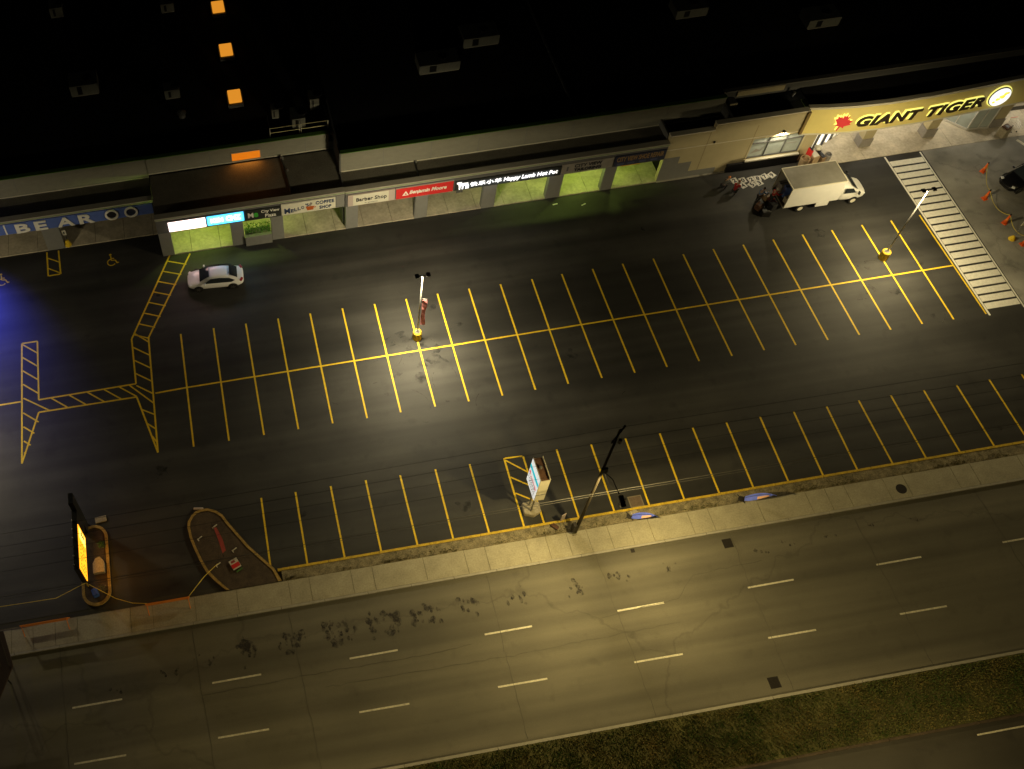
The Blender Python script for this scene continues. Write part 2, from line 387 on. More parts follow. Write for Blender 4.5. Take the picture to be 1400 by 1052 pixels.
# ------------------------------------------------------------------ painted markings
Z = .004
CR = [(-4.47, 49.06, -4.54, 38.66), (-1.82, 49.13, -1.89, 38.67), (0.78, 49.07, 0.76, 38.68), (3.39, 49.08, 3.37, 38.7), (6.01, 49.09, 5.99, 38.72), (8.65, 49.1, 8.62, 38.68), (11.28, 49.04, 11.21, 38.71), (13.88, 49.06, 13.87, 38.73), (16.48, 49.08, 16.47, 38.7), (19.1, 49.1, 19.1, 38.73), (21.72, 49.05, 21.69, 38.78), (24.36, 49.07, 24.29, 38.82), (26.89, 49.12, 26.95, 38.85), (29.5, 49.15, 29.56, 38.83), (32.06, 49.2, 32.14, 38.88), (34.69, 49.23, 34.73, 38.94), (37.24, 49.2, 37.37, 38.92), (39.84, 49.25, 39.99, 38.97), (42.41, 49.22, 42.54, 38.97), (45.02, 49.26, 45.15, 38.96), (47.59, 49.32, 47.72, 38.96), (50.14, 49.3, 50.3, 38.96), (52.79, 49.35, 52.93, 39.02), (55.35, 49.33, 55.5, 38.96), (57.93, 49.45, 58.2, 38.98)]
BR = [(-0.19, 33.56, -0.3, 28.16), (2.32, 33.57, 2.26, 27.95), (4.9, 33.57, 4.89, 27.95), (7.49, 33.57, 7.48, 27.95), (10.03, 33.52, 10.07, 27.94), (12.65, 33.52, 12.63, 27.94), (15.2, 33.47, 15.21, 27.94), (21.76, 33.48, 21.71, 27.94), (24.36, 33.43, 24.31, 27.94), (26.98, 33.44, 26.88, 27.94), (29.59, 33.39, 29.46, 27.94), (32.13, 33.41, 32.06, 27.94), (34.72, 33.37, 34.59, 27.94), (37.33, 33.39, 37.21, 27.94), (39.94, 33.35, 39.82, 27.94), (42.5, 33.32, 42.4, 27.94), (45.04, 33.36, 45.08, 27.94), (47.57, 33.34, 47.62, 27.94), (50.16, 33.31, 50.22, 27.94), (52.76, 33.28, 52.86, 27.94), (55.36, 33.28, 55.46, 27.94), (57.96, 33.28, 58.06, 27.94)]
b = MB()
LW = .13
for (x0, y0, x1, y1) in CR+BR: b.line((x0, y0), (x1, y1), LW, Z)
for i in range(len(CR)-1):   # spine of the centre row, butted between the stall lines
    a, c = CR[i], CR[i+1]; xa = (a[0]+a[2])/2+LW/2; xc = (c[0]+c[2])/2-LW/2
    b.line((xa, 43.94), (xc, 43.95), LW, Z)
b.line((-6.95, 43.88), (-4.57, 43.94), LW, Z); b.line((-40, 45.0), (-17.2, 45.05), LW, Z)
def hatch(outline, segs):
    z = Z
    for i, (p, q) in enumerate(outline): b.line(p, q, LW, z+(i % 2)*.002)
    for p, q in segs: b.line(p, q, .11, z+.004)
# H shaped no-parking hatch
A = [(-17.07, 50.53), (-15.84, 50.52), (-15.88, 44.96), (-8.36, 45.02), (-8.38, 49.3), (-4.56, 57.3)]
Bq = [(-2.86, 57.13), (-7.04, 49.19), (-7.22, 38.66), (-8.4, 43.81), (-15.91, 43.83), (-17.28, 39.6), (-17.07, 50.53)]
out = list(zip(A[:-1], A[1:]))+list(zip(Bq[:-1], Bq[1:]))
segs = []
for k in range(5): y = 50.45-k*1.28; segs.append(((-17.05, y), (-15.9, y-1.05)) if k < 4 else ((-17.05, y), (-15.1, 43.85)))
for y, xr in ((44.0, -15.95), (42.75, -16.3), (41.5, -16.6), (40.5, -16.95)): segs.append(((-17.1, y), (xr, y-(xr+17.1)*.9)))
for x in (-15.0, -13.6, -12.2, -10.9, -9.7): segs.append(((x, 45.0), (x+1.3, 43.85)))
for y in (49.9, 48.6, 47.35, 46.1, 44.95): 
    segs.append(((-8.35 if y < 49.4 else -8.1, y-.1), (-7.1, y-1.1)))
segs.append(((-8.9, 45.0), (-7.15, 43.0)))
for y, xl in ((42.6, -8.1), (41.3, -7.8), (40.1, -7.5)): segs.append(((xl, y), (-7.2, y-.6)))
for k in range(8):
    t = (k+.4)/8.0; p = Vector((-8.38, 49.3)).lerp(Vector((-4.56, 57.3)), t); q = Vector((-7.04, 49.19)).lerp(Vector((-2.86, 57.13)), t-.03)
    segs.append((tuple(p), (q.x+.0, q.y-.25)))
hatch(out, segs)
# small hatch by the column of the left shop
hatch([((-14.79, 59.6), (-14.76, 57.0)), ((-13.81, 59.6), (-13.72, 57.03)), ((-14.7, 57.02), (-13.78, 57.04))], [((-14.75, 58.95), (-13.8, 58.35)), ((-14.75, 57.85), (-13.75, 57.15))])
# hatch around the white pylon sign
hatch([((17.79, 33.48), (17.74, 27.94)), ((19.2, 33.4), (19.19, 27.94)), ((17.85, 33.47), (19.15, 33.41))], [((17.85, 33.3), (19.15, 32.1)), ((17.85, 31.9), (19.15, 30.9)), ((17.85, 30.6), (19.1, 29.7))])
struct(b.build('parking_lines', M['yellow']))
# wheelchair symbol
def symbol(cx, cy, s):
    b = MB(); P = []
    for k in range(16):
        a = R(100+k*15); P.append((cx+math.cos(a)*.34*s, cy-.18*s+math.sin(a)*.34*s))
    for p, q in zip(P[:-1], P[1:]): b.line(p, q, .09*s, Z)
    b.line((cx-.04*s, cy+.5*s), (cx-.01*s, cy+.02*s), .1*s, Z+.002)
    b.line((cx, cy+.24*s), (cx+.24*s, cy+.2*s), .08*s, Z); b.line((cx, cy+.02*s), (cx+.3*s, cy+.0*s), .1*s, Z+.004)
    b.line((cx+.3*s, cy+.02*s), (cx+.48*s, cy-.34*s), .1*s, Z+.006); b.line((cx+.44*s, cy-.34*s), (cx+.62*s, cy-.28*s), .09*s, Z+.008)
    b.poly([(cx-.06*s+math.cos(R(a))*.11*s, cy+.64*s+math.sin(R(a))*.11*s) for a in range(0, 360, 40)], Z)
    return b
b = symbol(-9.45, 57.65, 1.0); c_ = symbol(-18.6, 57.3, 1.0); b.add(c_.v, c_.f)
struct(b.build('wheelchair_markings', M['yellow']))
# crosswalk
b = MB()
b.line((58.12, 56.2), (58.42, 38.8), .16, Z)
b.line((61.36, 56.2), (61.42, 39.0), .13, Z)
y = 55.6; i = 0
while y > 39.4:
    t = (56.2-y)/17.4; xl = 58.24+.3*t; xr = 61.27+.03*t
    b.prism([(xl, y-.56), (xr, y-.56), (xr, y), (xl, y)], -.02, Z); y -= .745
struct(b.build('crosswalk_markings', M['white']))
# white bay line at the right
struct(MB().line((70.2, 55.9), (73.5, 49.5), .28, Z+.004).build('apron_line', M['oldwhite']))
# lane dashes
b = MB()
for k in range(-5, 13):
    b.line((-5.24+9.14*k-.0, 20.88), (-2.0+9.14*k, 20.88), .12, Z); b.line((-5.28+9.14*k, 17.34), (-2.0+9.14*k, 17.31), .12, Z)
for k in range(2, 9): b.line((41.5+9.14*k-9.14*2, 9.2), (44.7+9.14*k-9.14*2, 9.2), .10, Z)
struct(b.build('lane_markings', M['oldwhite']))
# stains, joints and patches on the near lane
random.seed(21); b = MB()
def blob(cx, cy, r, n=9, sx=1.0):
    b.poly([(cx+math.cos(2*math.pi*k/n)*r*sx*random.uniform(.55, 1.25), cy+math.sin(2*math.pi*k/n)*r*random.uniform(.55, 1.25)) for k in range(n)], Z+random.uniform(0, .003))
for cx, cy, s, n in [(-8.0, 22.0, .7, 7), (-5.6, 22.3, .7, 8), (-2.6, 22.6, 1.0, 14), (.4, 22.6, 1.15, 22), (3.6, 22.75, 1.3, 30), (6.6, 22.85, 1.2, 26), (9.6, 22.9, 1.15, 22), (12.6, 23.0, .9, 14), (15.8, 23.0, .8, 10), (19.9, 22.75, .6, 6),
                     (23.0, 23.3, .8, 8), (26.5, 23.2, .8, 5), (33.2, 23.3, .5, 5), (35.2, 23.5, .5, 4), (38.3, 23.5, .4, 4), (41.3, 23.6, .4, 4), (44.4, 23.6, .4, 4), (-11.4, 21.7, .6, 5)]:
    for k in range(n):
        col = random.choice([-1, -.5, 0, .5, 1])*s*.75
        blob(cx+col+random.gauss(0, .08), cy+random.gauss(0, .34)*s+col*.0, random.uniform(.09, .30)*min(1, s), sx=random.uniform(.5, 1.0))
for q in range(5): blob(19.95+q*.06, 23.5-q*.25, .22, sx=.8)
for q in range(3): blob(-2.7+random.gauss(0, .1), 23.0, .42)
struct(b.build('oil_stains', M['stain']))
b = MB(); random.seed(31)
for k in range(46):    # pale scratches and arcs in the lot
    cx, cy = (random.gauss(13.5, 2.5), random.gauss(43.5, 3)) if k < 22 else ((random.gauss(54, 4), random.gauss(44, 3)) if k < 34 else (random.uniform(-15, 60), random.uniform(35, 56)))
    rr = random.uniform(.5, 3.0); a0 = random.uniform(0, 360); ln = random.uniform(12, 60)
    P_ = arc_pts = [(cx+rr*math.cos(R(a0+ln*q/7)), cy+rr*.7*math.sin(R(a0+ln*q/7))) for q in range(8)]
    for p_, q_ in zip(P_[:-1], P_[1:]): b.line(p_, q_, random.uniform(.02, .05), .0012+k*.00002)
struct(b.build('pale_scuffs', M['scuff']))
b = MB()
for k in range(38):
    cx, cy = (random.gauss(13.6, 1.6), random.gauss(43.6, 1.8)) if k < 16 else ((random.gauss(52.5, 1.8), random.gauss(44.6, 1.6)) if k < 26 else (random.uniform(-16, 60), random.uniform(29, 56)))
    blob(cx, cy, random.uniform(.15, .7), 11, random.uniform(.6, 1.6))
b.v = [(x, y, min(z, .0034)) for x, y, z in b.v]
struct(b.build('dark_scuffs', M['dark_scuff']))
b = MB()
def crack(pts, wd=.035):
    for p, q in zip(pts[:-1], pts[1:]):
        a = Vector(p); c = Vector(q); n = max(2, int((c-a).length/.5)); prev = a
        for k in range(1, n+1):
            cur = a.lerp(c, k/n)+Vector((random.gauss(0, .035), random.gauss(0, .035))); b.line(tuple(prev), tuple(cur), wd*random.uniform(.6, 1.3), Z+.0005); prev = cur
for x0, x1 in ((-15, -14.6), (-6.2, -5.6), (.4, .9), (14.2, 14.0), (22.0, 22.4), (31.6, 31.5), (40.5, 40.9), (49.7, 50.3)):
    crack([(x0, 24.9), ((x0+x1)/2, 19.5), (x1, 13.8)])
crack([(-6, 20.2), (2, 20.3), (9, 20.2), (12, 20.4)]); crack([(21, 20.6), (26.5, 21.0), (28, 22.4), (33, 22.6)], .045); crack([(2, 19.3), (14, 19.2), (26, 19.4)], .03)
struct(b.build('road_cracks', M['patch']))
# manholes and drains
def manhole(x, y, r, label, square=False, z=.006):
    b = MB()
    if square: b.box(x-r, x+r, y-r, y+r, -.02, z)
    else: b.lathe((x, y, -.02), [(r, 0), (r, .02+z), (r*.85, .022+z), (r*.82, .018+z), (r*.3, .019+z), (.01, .02+z)], 24)
    if square:
        for k in range(5): b.box(x-r*.8, x+r*.8, y-r*.8+k*r*.36, y-r*.8+k*r*.36+r*.12, z+.001, z+.012)
    tag(b.build('manhole_cover', M['iron']), label, 'manhole', )
manhole(44.68, 25.9, .38, 'round dark manhole cover in the pavement slab at right', z=.115)
manhole(30.5, 14.5, .36, 'square dark drain grate in the road beside the median kerb', True)
manhole(31.2, 24.2, .33, 'square dark drain grate in the road beside the pavement kerb', True)
manhole(24.6, 24.85, .14, 'small dark gully plate at the foot of the pavement kerb', True, .008)
b = MB(); b.box(25.55, 26.55, 27.98, 28.85, -.02, .012); b.m = 1; b.box(25.63, 26.47, 28.06, 28.77, -.01, .02)
tag(b.build('catch_basin', [mat('drain_concrete', (.17, .14, .10), .9), mat('drain_lid', (.12, .085, .06), .8, 0, .2, ns=6)]), 'pale square concrete drain cover in a parking bay beside the yellow kerb', 'drain')

# ------------------------------------------------------------------ islands
def arc(cx, cy, rx, ry, a0, a1, n): return [(cx+rx*math.cos(R(a0+(a1-a0)*k/n)), cy+ry*math.sin(R(a0+(a1-a0)*k/n))) for k in range(n+1)]
def ring(outer, inner, z0, z1, m, name):
    n = len(outer); b = MB()
    v = [(x, y, z0) for x, y in outer]+[(x, y, z1) for x, y in outer]+[(x, y, z1) for x, y in inner]+[(x, y, z0) for x, y in inner]
    f = []
    for i in range(n):
        j = (i+1) % n
        f += [(i, j, n+j, n+i), (n+i, n+j, 2*n+j, 2*n+i), (2*n+i, 2*n+j, 3*n+j, 3*n+i)]
    b.add(v, f); return struct(b.build(name, m))
o_ = arc(-12.34, 32.55, 1.0, 1.0, 0, 180, 12)+arc(-12.34, 28.5, 1.0, 1.0, 180, 360, 12)
i_ = arc(-12.34, 32.55, .8, .8, 0, 180, 12)+arc(-12.34, 28.5, .8, .8, 180, 360, 12)
M['oldkerb'] = mat('worn_kerb_paint', (.36, .24, .07), .85, 0, .35, (1, 1, 1), 4, var2=.3, ns2=18)
ring(o_, i_, -.05, .14, M['oldkerb'], 'island_kerb'); struct(MB().poly(i_, .10).build('island_top', M['islandtop']))
td = [(.32, 27.02), (-.06, 28.0), (-1.59, 30.0), (-2.78, 32.05), (-3.1, 32.7), (-3.55, 33.12), (-4.1, 33.38), (-4.58, 33.4), (-5.0, 33.28), (-5.29, 33.05), (-5.6, 32.6), (-5.68, 32.15), (-5.6, 31.3), (-5.41, 30.54), (-5.1, 29.5), (-4.75, 28.6), (-4.2, 27.8), (-3.51, 27.02)]
cx = sum(p[0] for p in td)/len(td); cy = sum(p[1] for p in td)/len(td)
def inset(pts, d):
    out = []
    n = len(pts)
    for i in range(n):
        a = Vector(pts[i-1]); p = Vector(pts[i]); c = Vector(pts[(i+1) % n])
        n1 = (p-a).normalized(); n2 = (c-p).normalized(); nn = Vector((-(n1+n2).y, (n1+n2).x)).normalized(); out.append(tuple(p+nn*d))
    return out
ti = inset(td, .18); 
ti[0] = (.08, 27.0); ti[-1] = (-3.32, 27.0)
n = len(td); b = MB(); v = [(x, y, -.05) for x, y in td]+[(x, y, .14) for x, y in td]+[(x, y, .14) for x, y in ti]+[(x, y, -.05) for x, y in ti]; f = []
for i in range(n-1):
    j = i+1; f += [(i, j, n+j, n+i), (n+i, n+j, 2*n+j, 2*n+i), (2*n+i, 2*n+j, 3*n+j, 3*n+i)]
b.add(v, f); struct(b.build('entrance_island_kerb', M['oldkerb'])); struct(MB().poly(ti, .10).build('entrance_island_top', M['islandtop']))

# ------------------------------------------------------------------ lamp posts
LS = 'twin head lamp posts of the parking lot'
def lamp_post(x, y, h, color, label, power, cut=178.5):
    t = thing('lamp_post', label, 'lamp post', (x, y, 0), 0, LS)
    MB().lathe((x, y, -.02), [(.36, 0), (.36, .80), (.33, .86), (.31, .86)]).build('pedestal', M['kerbyellow'], t, smooth=False)
    MB().lathe((x, y, .80), [(.2, 0), (.2, .068), (.16, .075)]).build('pedestal_cap', M['block'], t)
    MB().box(x-.14, x+.14, y-.14, y+.14, .87, .91).build('base_plate', M['steel'], t)
    MB().tube([(x, y, .9), (x, y, h)], .065, 10, .05).build('pole', M['steel'], t, smooth=True)
    MB().tube([(x-.3, y, h-.02), (x+.3, y, h-.02)], .035, 8).build('cross_arm', M['black'], t)
    for s in (-1, 1):
        hd = MB().obox((x+s*.42, y, h), (.30, .36, .10), 0).build('lamp_head', M['black'], t, bevel=.03)
        MB().box(x+s*.42-.10, x+s*.42+.10, y-.12, y+.12, h-.062, h-.052).build('lens', M['lens'], hd)
        light('head_light', 'SPOT', (x+s*.42, y, h-.10), power*.20, color, t, .12, cut).data.spot_blend = .12
        light('head_beam', 'SPOT', (x+s*.42, y-.05, h-.10), power*.36, color, t, .2, 136, rot=(R(-34), R(-s*14), 0)).data.spot_blend = 1.0
        light('back_beam', 'SPOT', (x+s*.42, y+.05, h-.10), power*.24, color, t, .2, 136, rot=(R(40), R(-s*14), 0)).data.spot_blend = 1.0
    return t
l1 = lamp_post(13.9, 45.15, 7.95, WARM, 'twin head lamp post with yellow pedestal and faded pink banners in mid lot', LOT_W)
l2 = lamp_post(52.9, 45.75, 8.05, WARM2, 'twin head lamp post with yellow pedestal next to the white crosswalk', LOT_W*.68, 168)
l3 = lamp_post(-25.2, 44.6, 8.0, WARM, 'twin head lamp post with yellow pedestal beyond the left edge of the lot', LOT_W*.6)
l4 = lamp_post(92.0, 46.3, 8.0, WARM2, 'twin head lamp post with yellow pedestal far to the right of the lot', LOT_W*.3, 158)
# banner on the first post
t = thing('pole_banner', 'faded pink cloth banner hanging beside the mid lot lamp post', 'banner', (14.05, 45.1, 3.0))
b = MB(); n = 8
vs = []
for k in range(n+1):
    z = 5.1-k*(3.1/n); wv = .06*math.sin(k*1.3); vs += [(14.02, 45.05+wv, z), (14.36+.05*math.sin(k), 45.0-wv, z-.25*(k/n))]
b.add(vs, [(2*k, 2*k+1, 2*k+3, 2*k+2) for k in range(n)])
o = b.build('banner_cloth', M['pinkflag'], t); q = o.modifiers.new('s', 'SOLIDIFY'); q.thickness = .012
MB().tube([(13.9, 45.15, 5.12), (14.4, 45.03, 5.16)], .015, 6).build('bracket', M['steel'], t)

# ------------------------------------------------------------------ utility pole, street light, wires
t = thing('utility_pole', 'tall brown timber utility pole standing in the verge by the road', 'utility pole', (21.1, 26.9, 0))
MB().tube([(21.1, 26.9, -.1), (21.2, 27.0, 7), (21.35, 27.2, 13.9)], .135, 12, .07).build('pole', M['wood'], t, smooth=True)
MB().obox((21.32, 27.15, 13.4), (1.5, .10, .10), R(40)).build('cross_arm', M['wireb'], t)
for dx in (-.65, .3, .65):
    MB().lathe((21.32+dx*math.cos(R(40)), 27.15+dx*math.sin(R(40)), 13.43), [(.05, 0), (.08, .08), (.05, .12), (.07, .18), (.02, .24)], 10).build('insulator', M['iron'], t)
MB().lathe((21.5, 27.0, 12.6), [(.05, 0), (.11, .04), (.11, .4), (.06, .45)], 14).build('transformer', M['iron'], t)
MB().box(21.0, 21.4, 26.75, 26.9, 9.2, 9.7).build('bracket', M['wireb'], t)
MB().box(20.72, 20.95, 26.7, 27.05, .5, 1.5).build('meter_box', M['iron'], t, bevel=.02)
t = thing('street_light', 'dark cobra head street light on a thin arm from the utility pole', 'street light', (21.3, 26.8, 9.2))
MB().tube([(21.25, 26.85, 9.2), (21.55, 26.2, 9.35), (21.75, 25.3, 9.0)], .03, 8).build('arm', M['wireb'], t)
hd = MB().obox((21.82, 24.85, 8.9), (.32, .8, .16), R(-4)).build('lamp_head', M['black'], t, bevel=.06)
MB().obox((21.82, 24.8, 8.81), (.2, .4, .02), R(-4)).build('lens', M['lens'], hd)
light('street_bulb', 'SPOT', (21.82, 24.8, 8.72), 2500, SODIUM, t, .12, 172)
for rx_, ry_, pw in ((-8, 58, 4600), (-8, -58, 4600), (-52, 0, 3600)):      # roadway optics throw the light sideways
    light('street_beam', 'SPOT', (21.82, 24.8, 8.72), pw, SODIUM, t, .12, 120, rot=(R(rx_), R(ry_), 0)).data.spot_blend = 1.0
# further street lights of the same road, outside the picture
for X, lb, pw in ((78.0, 'street light on the pavement beyond the right edge', 2600),):
    t = thing('street_light', lb, 'street light', (X, 26.8, 0))
    MB().tube([(X, 26.9, 0), (X, 26.9, 9.3), (X, 25.0, 9.0)], .07, 8).build('arm', M['wireb'], t)
    MB().obox((X, 24.7, 8.95), (.32, .8, .16)).build('lamp_head', M['black'], t, bevel=.06)
    light('street_bulb', 'SPOT', (X, 24.7, 8.78), pw, SODIUM, t, .12, 172)
for X, Y_, lb, pw in ((34.0, 3.5, 'street light on the far side of the road below the frame, right one', 3200), (0.0, 3.5, 'street light on the far side of the road below the frame, left one', 3400)):
    t = thing('street_light', lb, 'street light', (X, Y_-2, 0))
    MB().tube([(X, Y_-2, 0), (X, Y_-2, 9.3), (X, Y_, 9.5)], .07, 8).build('arm', M['wireb'], t)
    MB().obox((X, Y_+.2, 9.5), (.32, .8, .16)).build('lamp_head', M['black'], t, bevel=.06)
    light('street_bulb', 'SPOT', (X, Y_+.2, 9.35), pw, SODIUM, t, .12, 172)
def wire(y, z, r, m, label, sag=.5, x0=-60, x1=120, yb=None, dz=0):
    pts = []
    for a, c in ((-60, 21.25), (21.25, 120)):
        for k in range(24 if a < 0 else 25):
            u = k/24; pts.append((a+(c-a)*u, y+(0 if yb is None else (yb-y)*u), z+dz-4*sag*u*(1-u)))
    tag(MB().tube(pts, r, 5).build('overhead_wire', m), label, 'wire', 'overhead wires along the road')
wire(27.55, 13.55, .011, M['wireb'], 'thin black wire on the pole top cross arm, lot side', .5)
wire(26.8, 13.5, .011, M['wireb'], 'thin black wire on the pole top cross arm, road side', .55)
wire(27.1, 11.2, .010, M['wireb'], 'black wire strung just below the transformer', .4)
wire(27.05, 9.4, .010, M['wireb'], 'black wire strung at the street light bracket', .35)
wire(26.75, 6.35, .020, M['wire'], 'thickest pale cable of the lowest bundle on the pole', .3)
wire(26.7, 6.12, .012, M['wire'], 'thin pale cable just under the thickest low cable', .35)
tag(MB().tube([(21.35, 27.0, 8.9), (22.6, 27.6, 5.5), (25.0, 28.25, .9)], .012, 5).build('guy_wire', M['wireb']), 'thin slack wire dropping from the pole to the dark marker', 'wire')
tag(MB().lathe((24.95, 28.3, 0), [(.26, 0), (.26, .1), (.12, .16), (.10, .95), (.05, 1.0)], 12).build('bollard', M['blackp']), 'short black marker post in the bay right of the utility pole', 'bollard')

# ------------------------------------------------------------------ white pylon sign
t = thing('pylon_sign', 'lit white pylon sign with cyan band on a stone base in the hatched bay', 'sign', (18.45, 29.3, 0))
MB().prism([(17.95, 28.75), (18.6, 28.5), (19.15, 28.75), (19.2, 29.5), (18.6, 29.65), (18.0, 29.6)], -.02, .38).build('stone_base', M['stone'], t, bevel=.05)
for y in (28.9, 29.35): MB().tube([(18.45, y, .3), (18.45, y, 3.05)], .07, 8).build('post', M['steel'], t)
cab = MB(); cab.box(18.12, 18.82, 28.42, 30.2, 3.0, 5.9); cab.box(18.12, 18.16, 28.42, 30.2, 5.9, 6.05); cab.box(18.76, 18.82, 28.42, 30.2, 5.9, 6.05)
cb = cab.build('cabinet', M['beige'], t)
MB().box(18.17, 18.75, 28.46, 30.16, 5.90, 5.93).build('cabinet_top', M['rust'], t)
MB().lathe((18.42, 29.4, 5.9), [(.1, 0), (.1, .18), (.02, .2)], 10).build('roof_vent', M['steel'], t)
MB().box(18.10, 18.84, 28.40, 28.42, 3.85, 3.92).build('trim_band', M['dgrey'], t)
MB().box(18.09, 18.12, 28.47, 30.15, 3.05, 5.97).build('sign_face', mat('pylon_face', (.6, .6, .6), .5, emit=(.95, .95, .90), es=.72), t)
MB().box(18.075, 18.09, 28.47, 30.15, 4.95, 5.35).build('cyan_band', mat('lit_cyan_band', (.05, .5, .6), .5, emit=(.02, .55, .65), es=.7), t)
b = MB()
b.add([(18.08, 30.1, 4.35), (18.08, 29.75, 4.35), (18.08, 29.93, 4.78), (18.09, 30.1, 4.35)], [(0, 1, 2)])
b.box(18.075, 18.088, 28.7, 29.7, 4.36, 4.45); b.box(18.075, 18.088, 28.6, 28.8, 4.2, 4.36)
b.build('red_lettering', mat('lit_red', (.6, .02, .05), .5, emit=(.7, .01, .05), es=.6), t)
b = MB()
for k, (z, n) in enumerate(((4.15, 7), (3.95, 6), (3.75, 8), (3.52, 6), (3.3, 5))):
    y = 28.65
    for q in range(n): wd = random.uniform(.08, .18); b.box(18.08, 18.09, y, y+wd, z, z+.08); y += wd+.07
b.build('small_lettering', M['greyp'], t)

# ------------------------------------------------------------------ amber message board on the left island
t = thing('message_board', 'glowing amber message board beside a tall dark column on the left island', 'sign', (-12.9, 31, 0))
MB().box(-13.0, -12.66, 33.0, 33.8, 0, 5.0).build('column', M['black'], t, bevel=.02)
MB().box(-13.0, -12.66, 28.68, 32.98, 1.53, 3.98).build('board_cabinet', M['black'], t)
MB().box(-12.66, -12.62, 28.75, 31.95, 1.6, 3.9).build('lit_face', M['amber'], t)
MB().box(-12.62, -12.612, 31.1, 31.8, 1.8, 3.7).build('lit_patch', M['amberhot'], t)
b = MB(); random.seed(5)
b.box(-12.61, -12.60, 31.45, 31.6, 2.2, 3.2); b.box(-12.61, -12.60, 31.6, 31.85, 2.9, 3.0); b.box(-12.61, -12.60, 31.55, 31.75, 2.3, 2.4)
for col in range(8):
    y = 30.85-col*.26
    for k in range(4):
        zz = 2.0+k*.45
        if random.random() < .8: b.box(-12.612, -12.60, y-.16*random.uniform(.4, 1), y, zz, zz+.05); b.box(-12.612, -12.60, y-.08, y-.05, zz+.05, zz+.26)
b.build('board_lettering', M['letterblack'], t)
light('board_glow', 'AREA', (-12.55, 30.3, 2.7), 45, (1, .36, .03), t, 3.0, rot=(0, R(-90), 0), sizey=2)
for k in range(6): MB().lathe((-13.0, 29.0+k*.65, 3.98), [(.05, 0), (.05, .08), (.01, .1)], 8).build('bulb', M['steel'], t)
MB().tube([(-12.9, 29.0, 0), (-12.9, 29.0, 1.5)], .06, 8).build('post', M['kerbyellow'], t)
# things on that island
tag(MB().prism([(-12.45, 29.75), (-11.65, 29.75), (-11.65, 30.55), (-11.95, 30.95), (-12.25, 30.85), (-12.45, 30.5)], .1, .45).build('stone_planter', M['stone'], bevel=.04), 'pale stone planter block in the middle of the left island', 'planter')
def bush(cx, cy, z, r, n, name, m, label, cat='plant'):
    b = MB()
    for k in range(n):
        a = random.uniform(0, 6.28); e = random.uniform(-.2, 1.4); rr = r*random.uniform(.4, 1.0)
        c = Vector((cx+math.cos(a)*math.cos(e)*rr, cy+math.sin(a)*math.cos(e)*rr, z+r*.4+math.sin(e)*rr*.8)); s = r*random.uniform(.12, .25)
        u = Vector((random.gauss(0, 1), random.gauss(0, 1), random.gauss(0, .6))).normalized()*s; q = Vector((random.gauss(0, 1), random.gauss(0, 1), random.gauss(0, .6))).normalized()*s*.5
        b.add([c-u, c-q, c+u, c+q], [(0, 1, 2, 3)])
    t = thing(name, label, cat, (cx, cy, z))
    b.build('foliage', m, t); MB().tube([(cx, cy, z-.05), (cx+.02, cy, z+r*.8)], .02, 6).build('stem', M['wood'], t)
bush(-11.95, 28.6, .1, .38, 160, 'shrub', M['weeds'], 'pale green shrub near the road end of the left island')
tag(MB().obox((-12.4, 28.35, .32), (.42, .6, .4), R(15)).build('tub', M['bluedome'], bevel=.08), 'blue plastic tub on the road end of the left island', 'tub')
tag(MB().obox((-11.75, 33.95, .05), (.8, .45, .1), R(5)).build('concrete_pad', M['stone'], bevel=.02), 'small concrete pad just beyond the top of the left island', 'slab')
bush(-11.8, 31.9, .1, .35, 140, 'shrub', M['leafg'], 'dark green shrub near the lot end of the left island')
# things on the teardrop island
t = thing('feather_banner', 'dull red feather banner on a thin pole on the teardrop island', 'banner', (-3.55, 29.9, .1))
MB().tube([(-3.4, 29.5, .1), (-3.52, 29.9, 1.6), (-3.7, 30.4, 3.1), (-3.8, 30.7, 3.3)], .018, 6).build('pole', M['black'], t)
b = MB(); b.add([(-3.43, 29.55, .6), (-3.52, 29.9, 1.6), (-3.7, 30.4, 3.05), (-3.5, 30.5, 2.9), (-3.25, 30.1, 1.7), (-3.18, 29.7, .65)], [(0, 1, 4, 5), (1, 2, 3, 4)])
o = b.build('banner_cloth', M['redflag'], t); q = o.modifiers.new('s', 'SOLIDIFY'); q.thickness = .01
for k, (x, y) in enumerate(((-4.9, 31.2), (-3.75, 31.9), (-3.85, 29.0), (-2.6, 29.9))):
    s = 'stakes with guy ropes around the red banner'
    lab = ['white ground stake at upper left of the red banner', 'white ground stake at upper right of the red banner', 'white ground stake at lower left of the red banner', 'white ground stake at lower right of the red banner'][k]
    b = MB(); b.obox((x, y, .13), (.38, .06, .05), R(30)); b.obox((x-.13, y-.14, .13), (.06, .2, .05), R(30))
    tt = thing('ground_stake', lab, 'stake', (x, y, .1), 0, s); b.build('plate', M['whitep'], tt); MB().tube([(x, y, .14), (-3.6, 30.2, 1.0)], .008, 5).build('rope', M['wireb'], tt)
t = thing('lawn_sign', 'small red and white lawn sign lying on the teardrop island', 'sign', (-2.75, 28.75, .1))
b = MB(); b.obox((-2.7, 28.78, .2), (.62, .75, .02), R(22)); b.build('board', M['whitep'], t)
MB().obox((-2.66, 28.66, .214), (.60, .32, .006), R(22)).build('red_print', M['redp'], t)
MB().obox((-2.82, 28.95, .222), (.30, .18, .004), R(22)).build('dark_print', M['redflag'], t)
MB().obox((-2.45, 28.3, .16), (.5, .12, .02), R(28)).build('green_strip', M['leafg'], t)
tag(MB().obox((-4.75, 33.5, .08), (.7, .18, .12), R(-10)).build('sandbag', M['pinkp'], bevel=.04), 'pale sandbag at the tip of the teardrop island', 'sandbag')

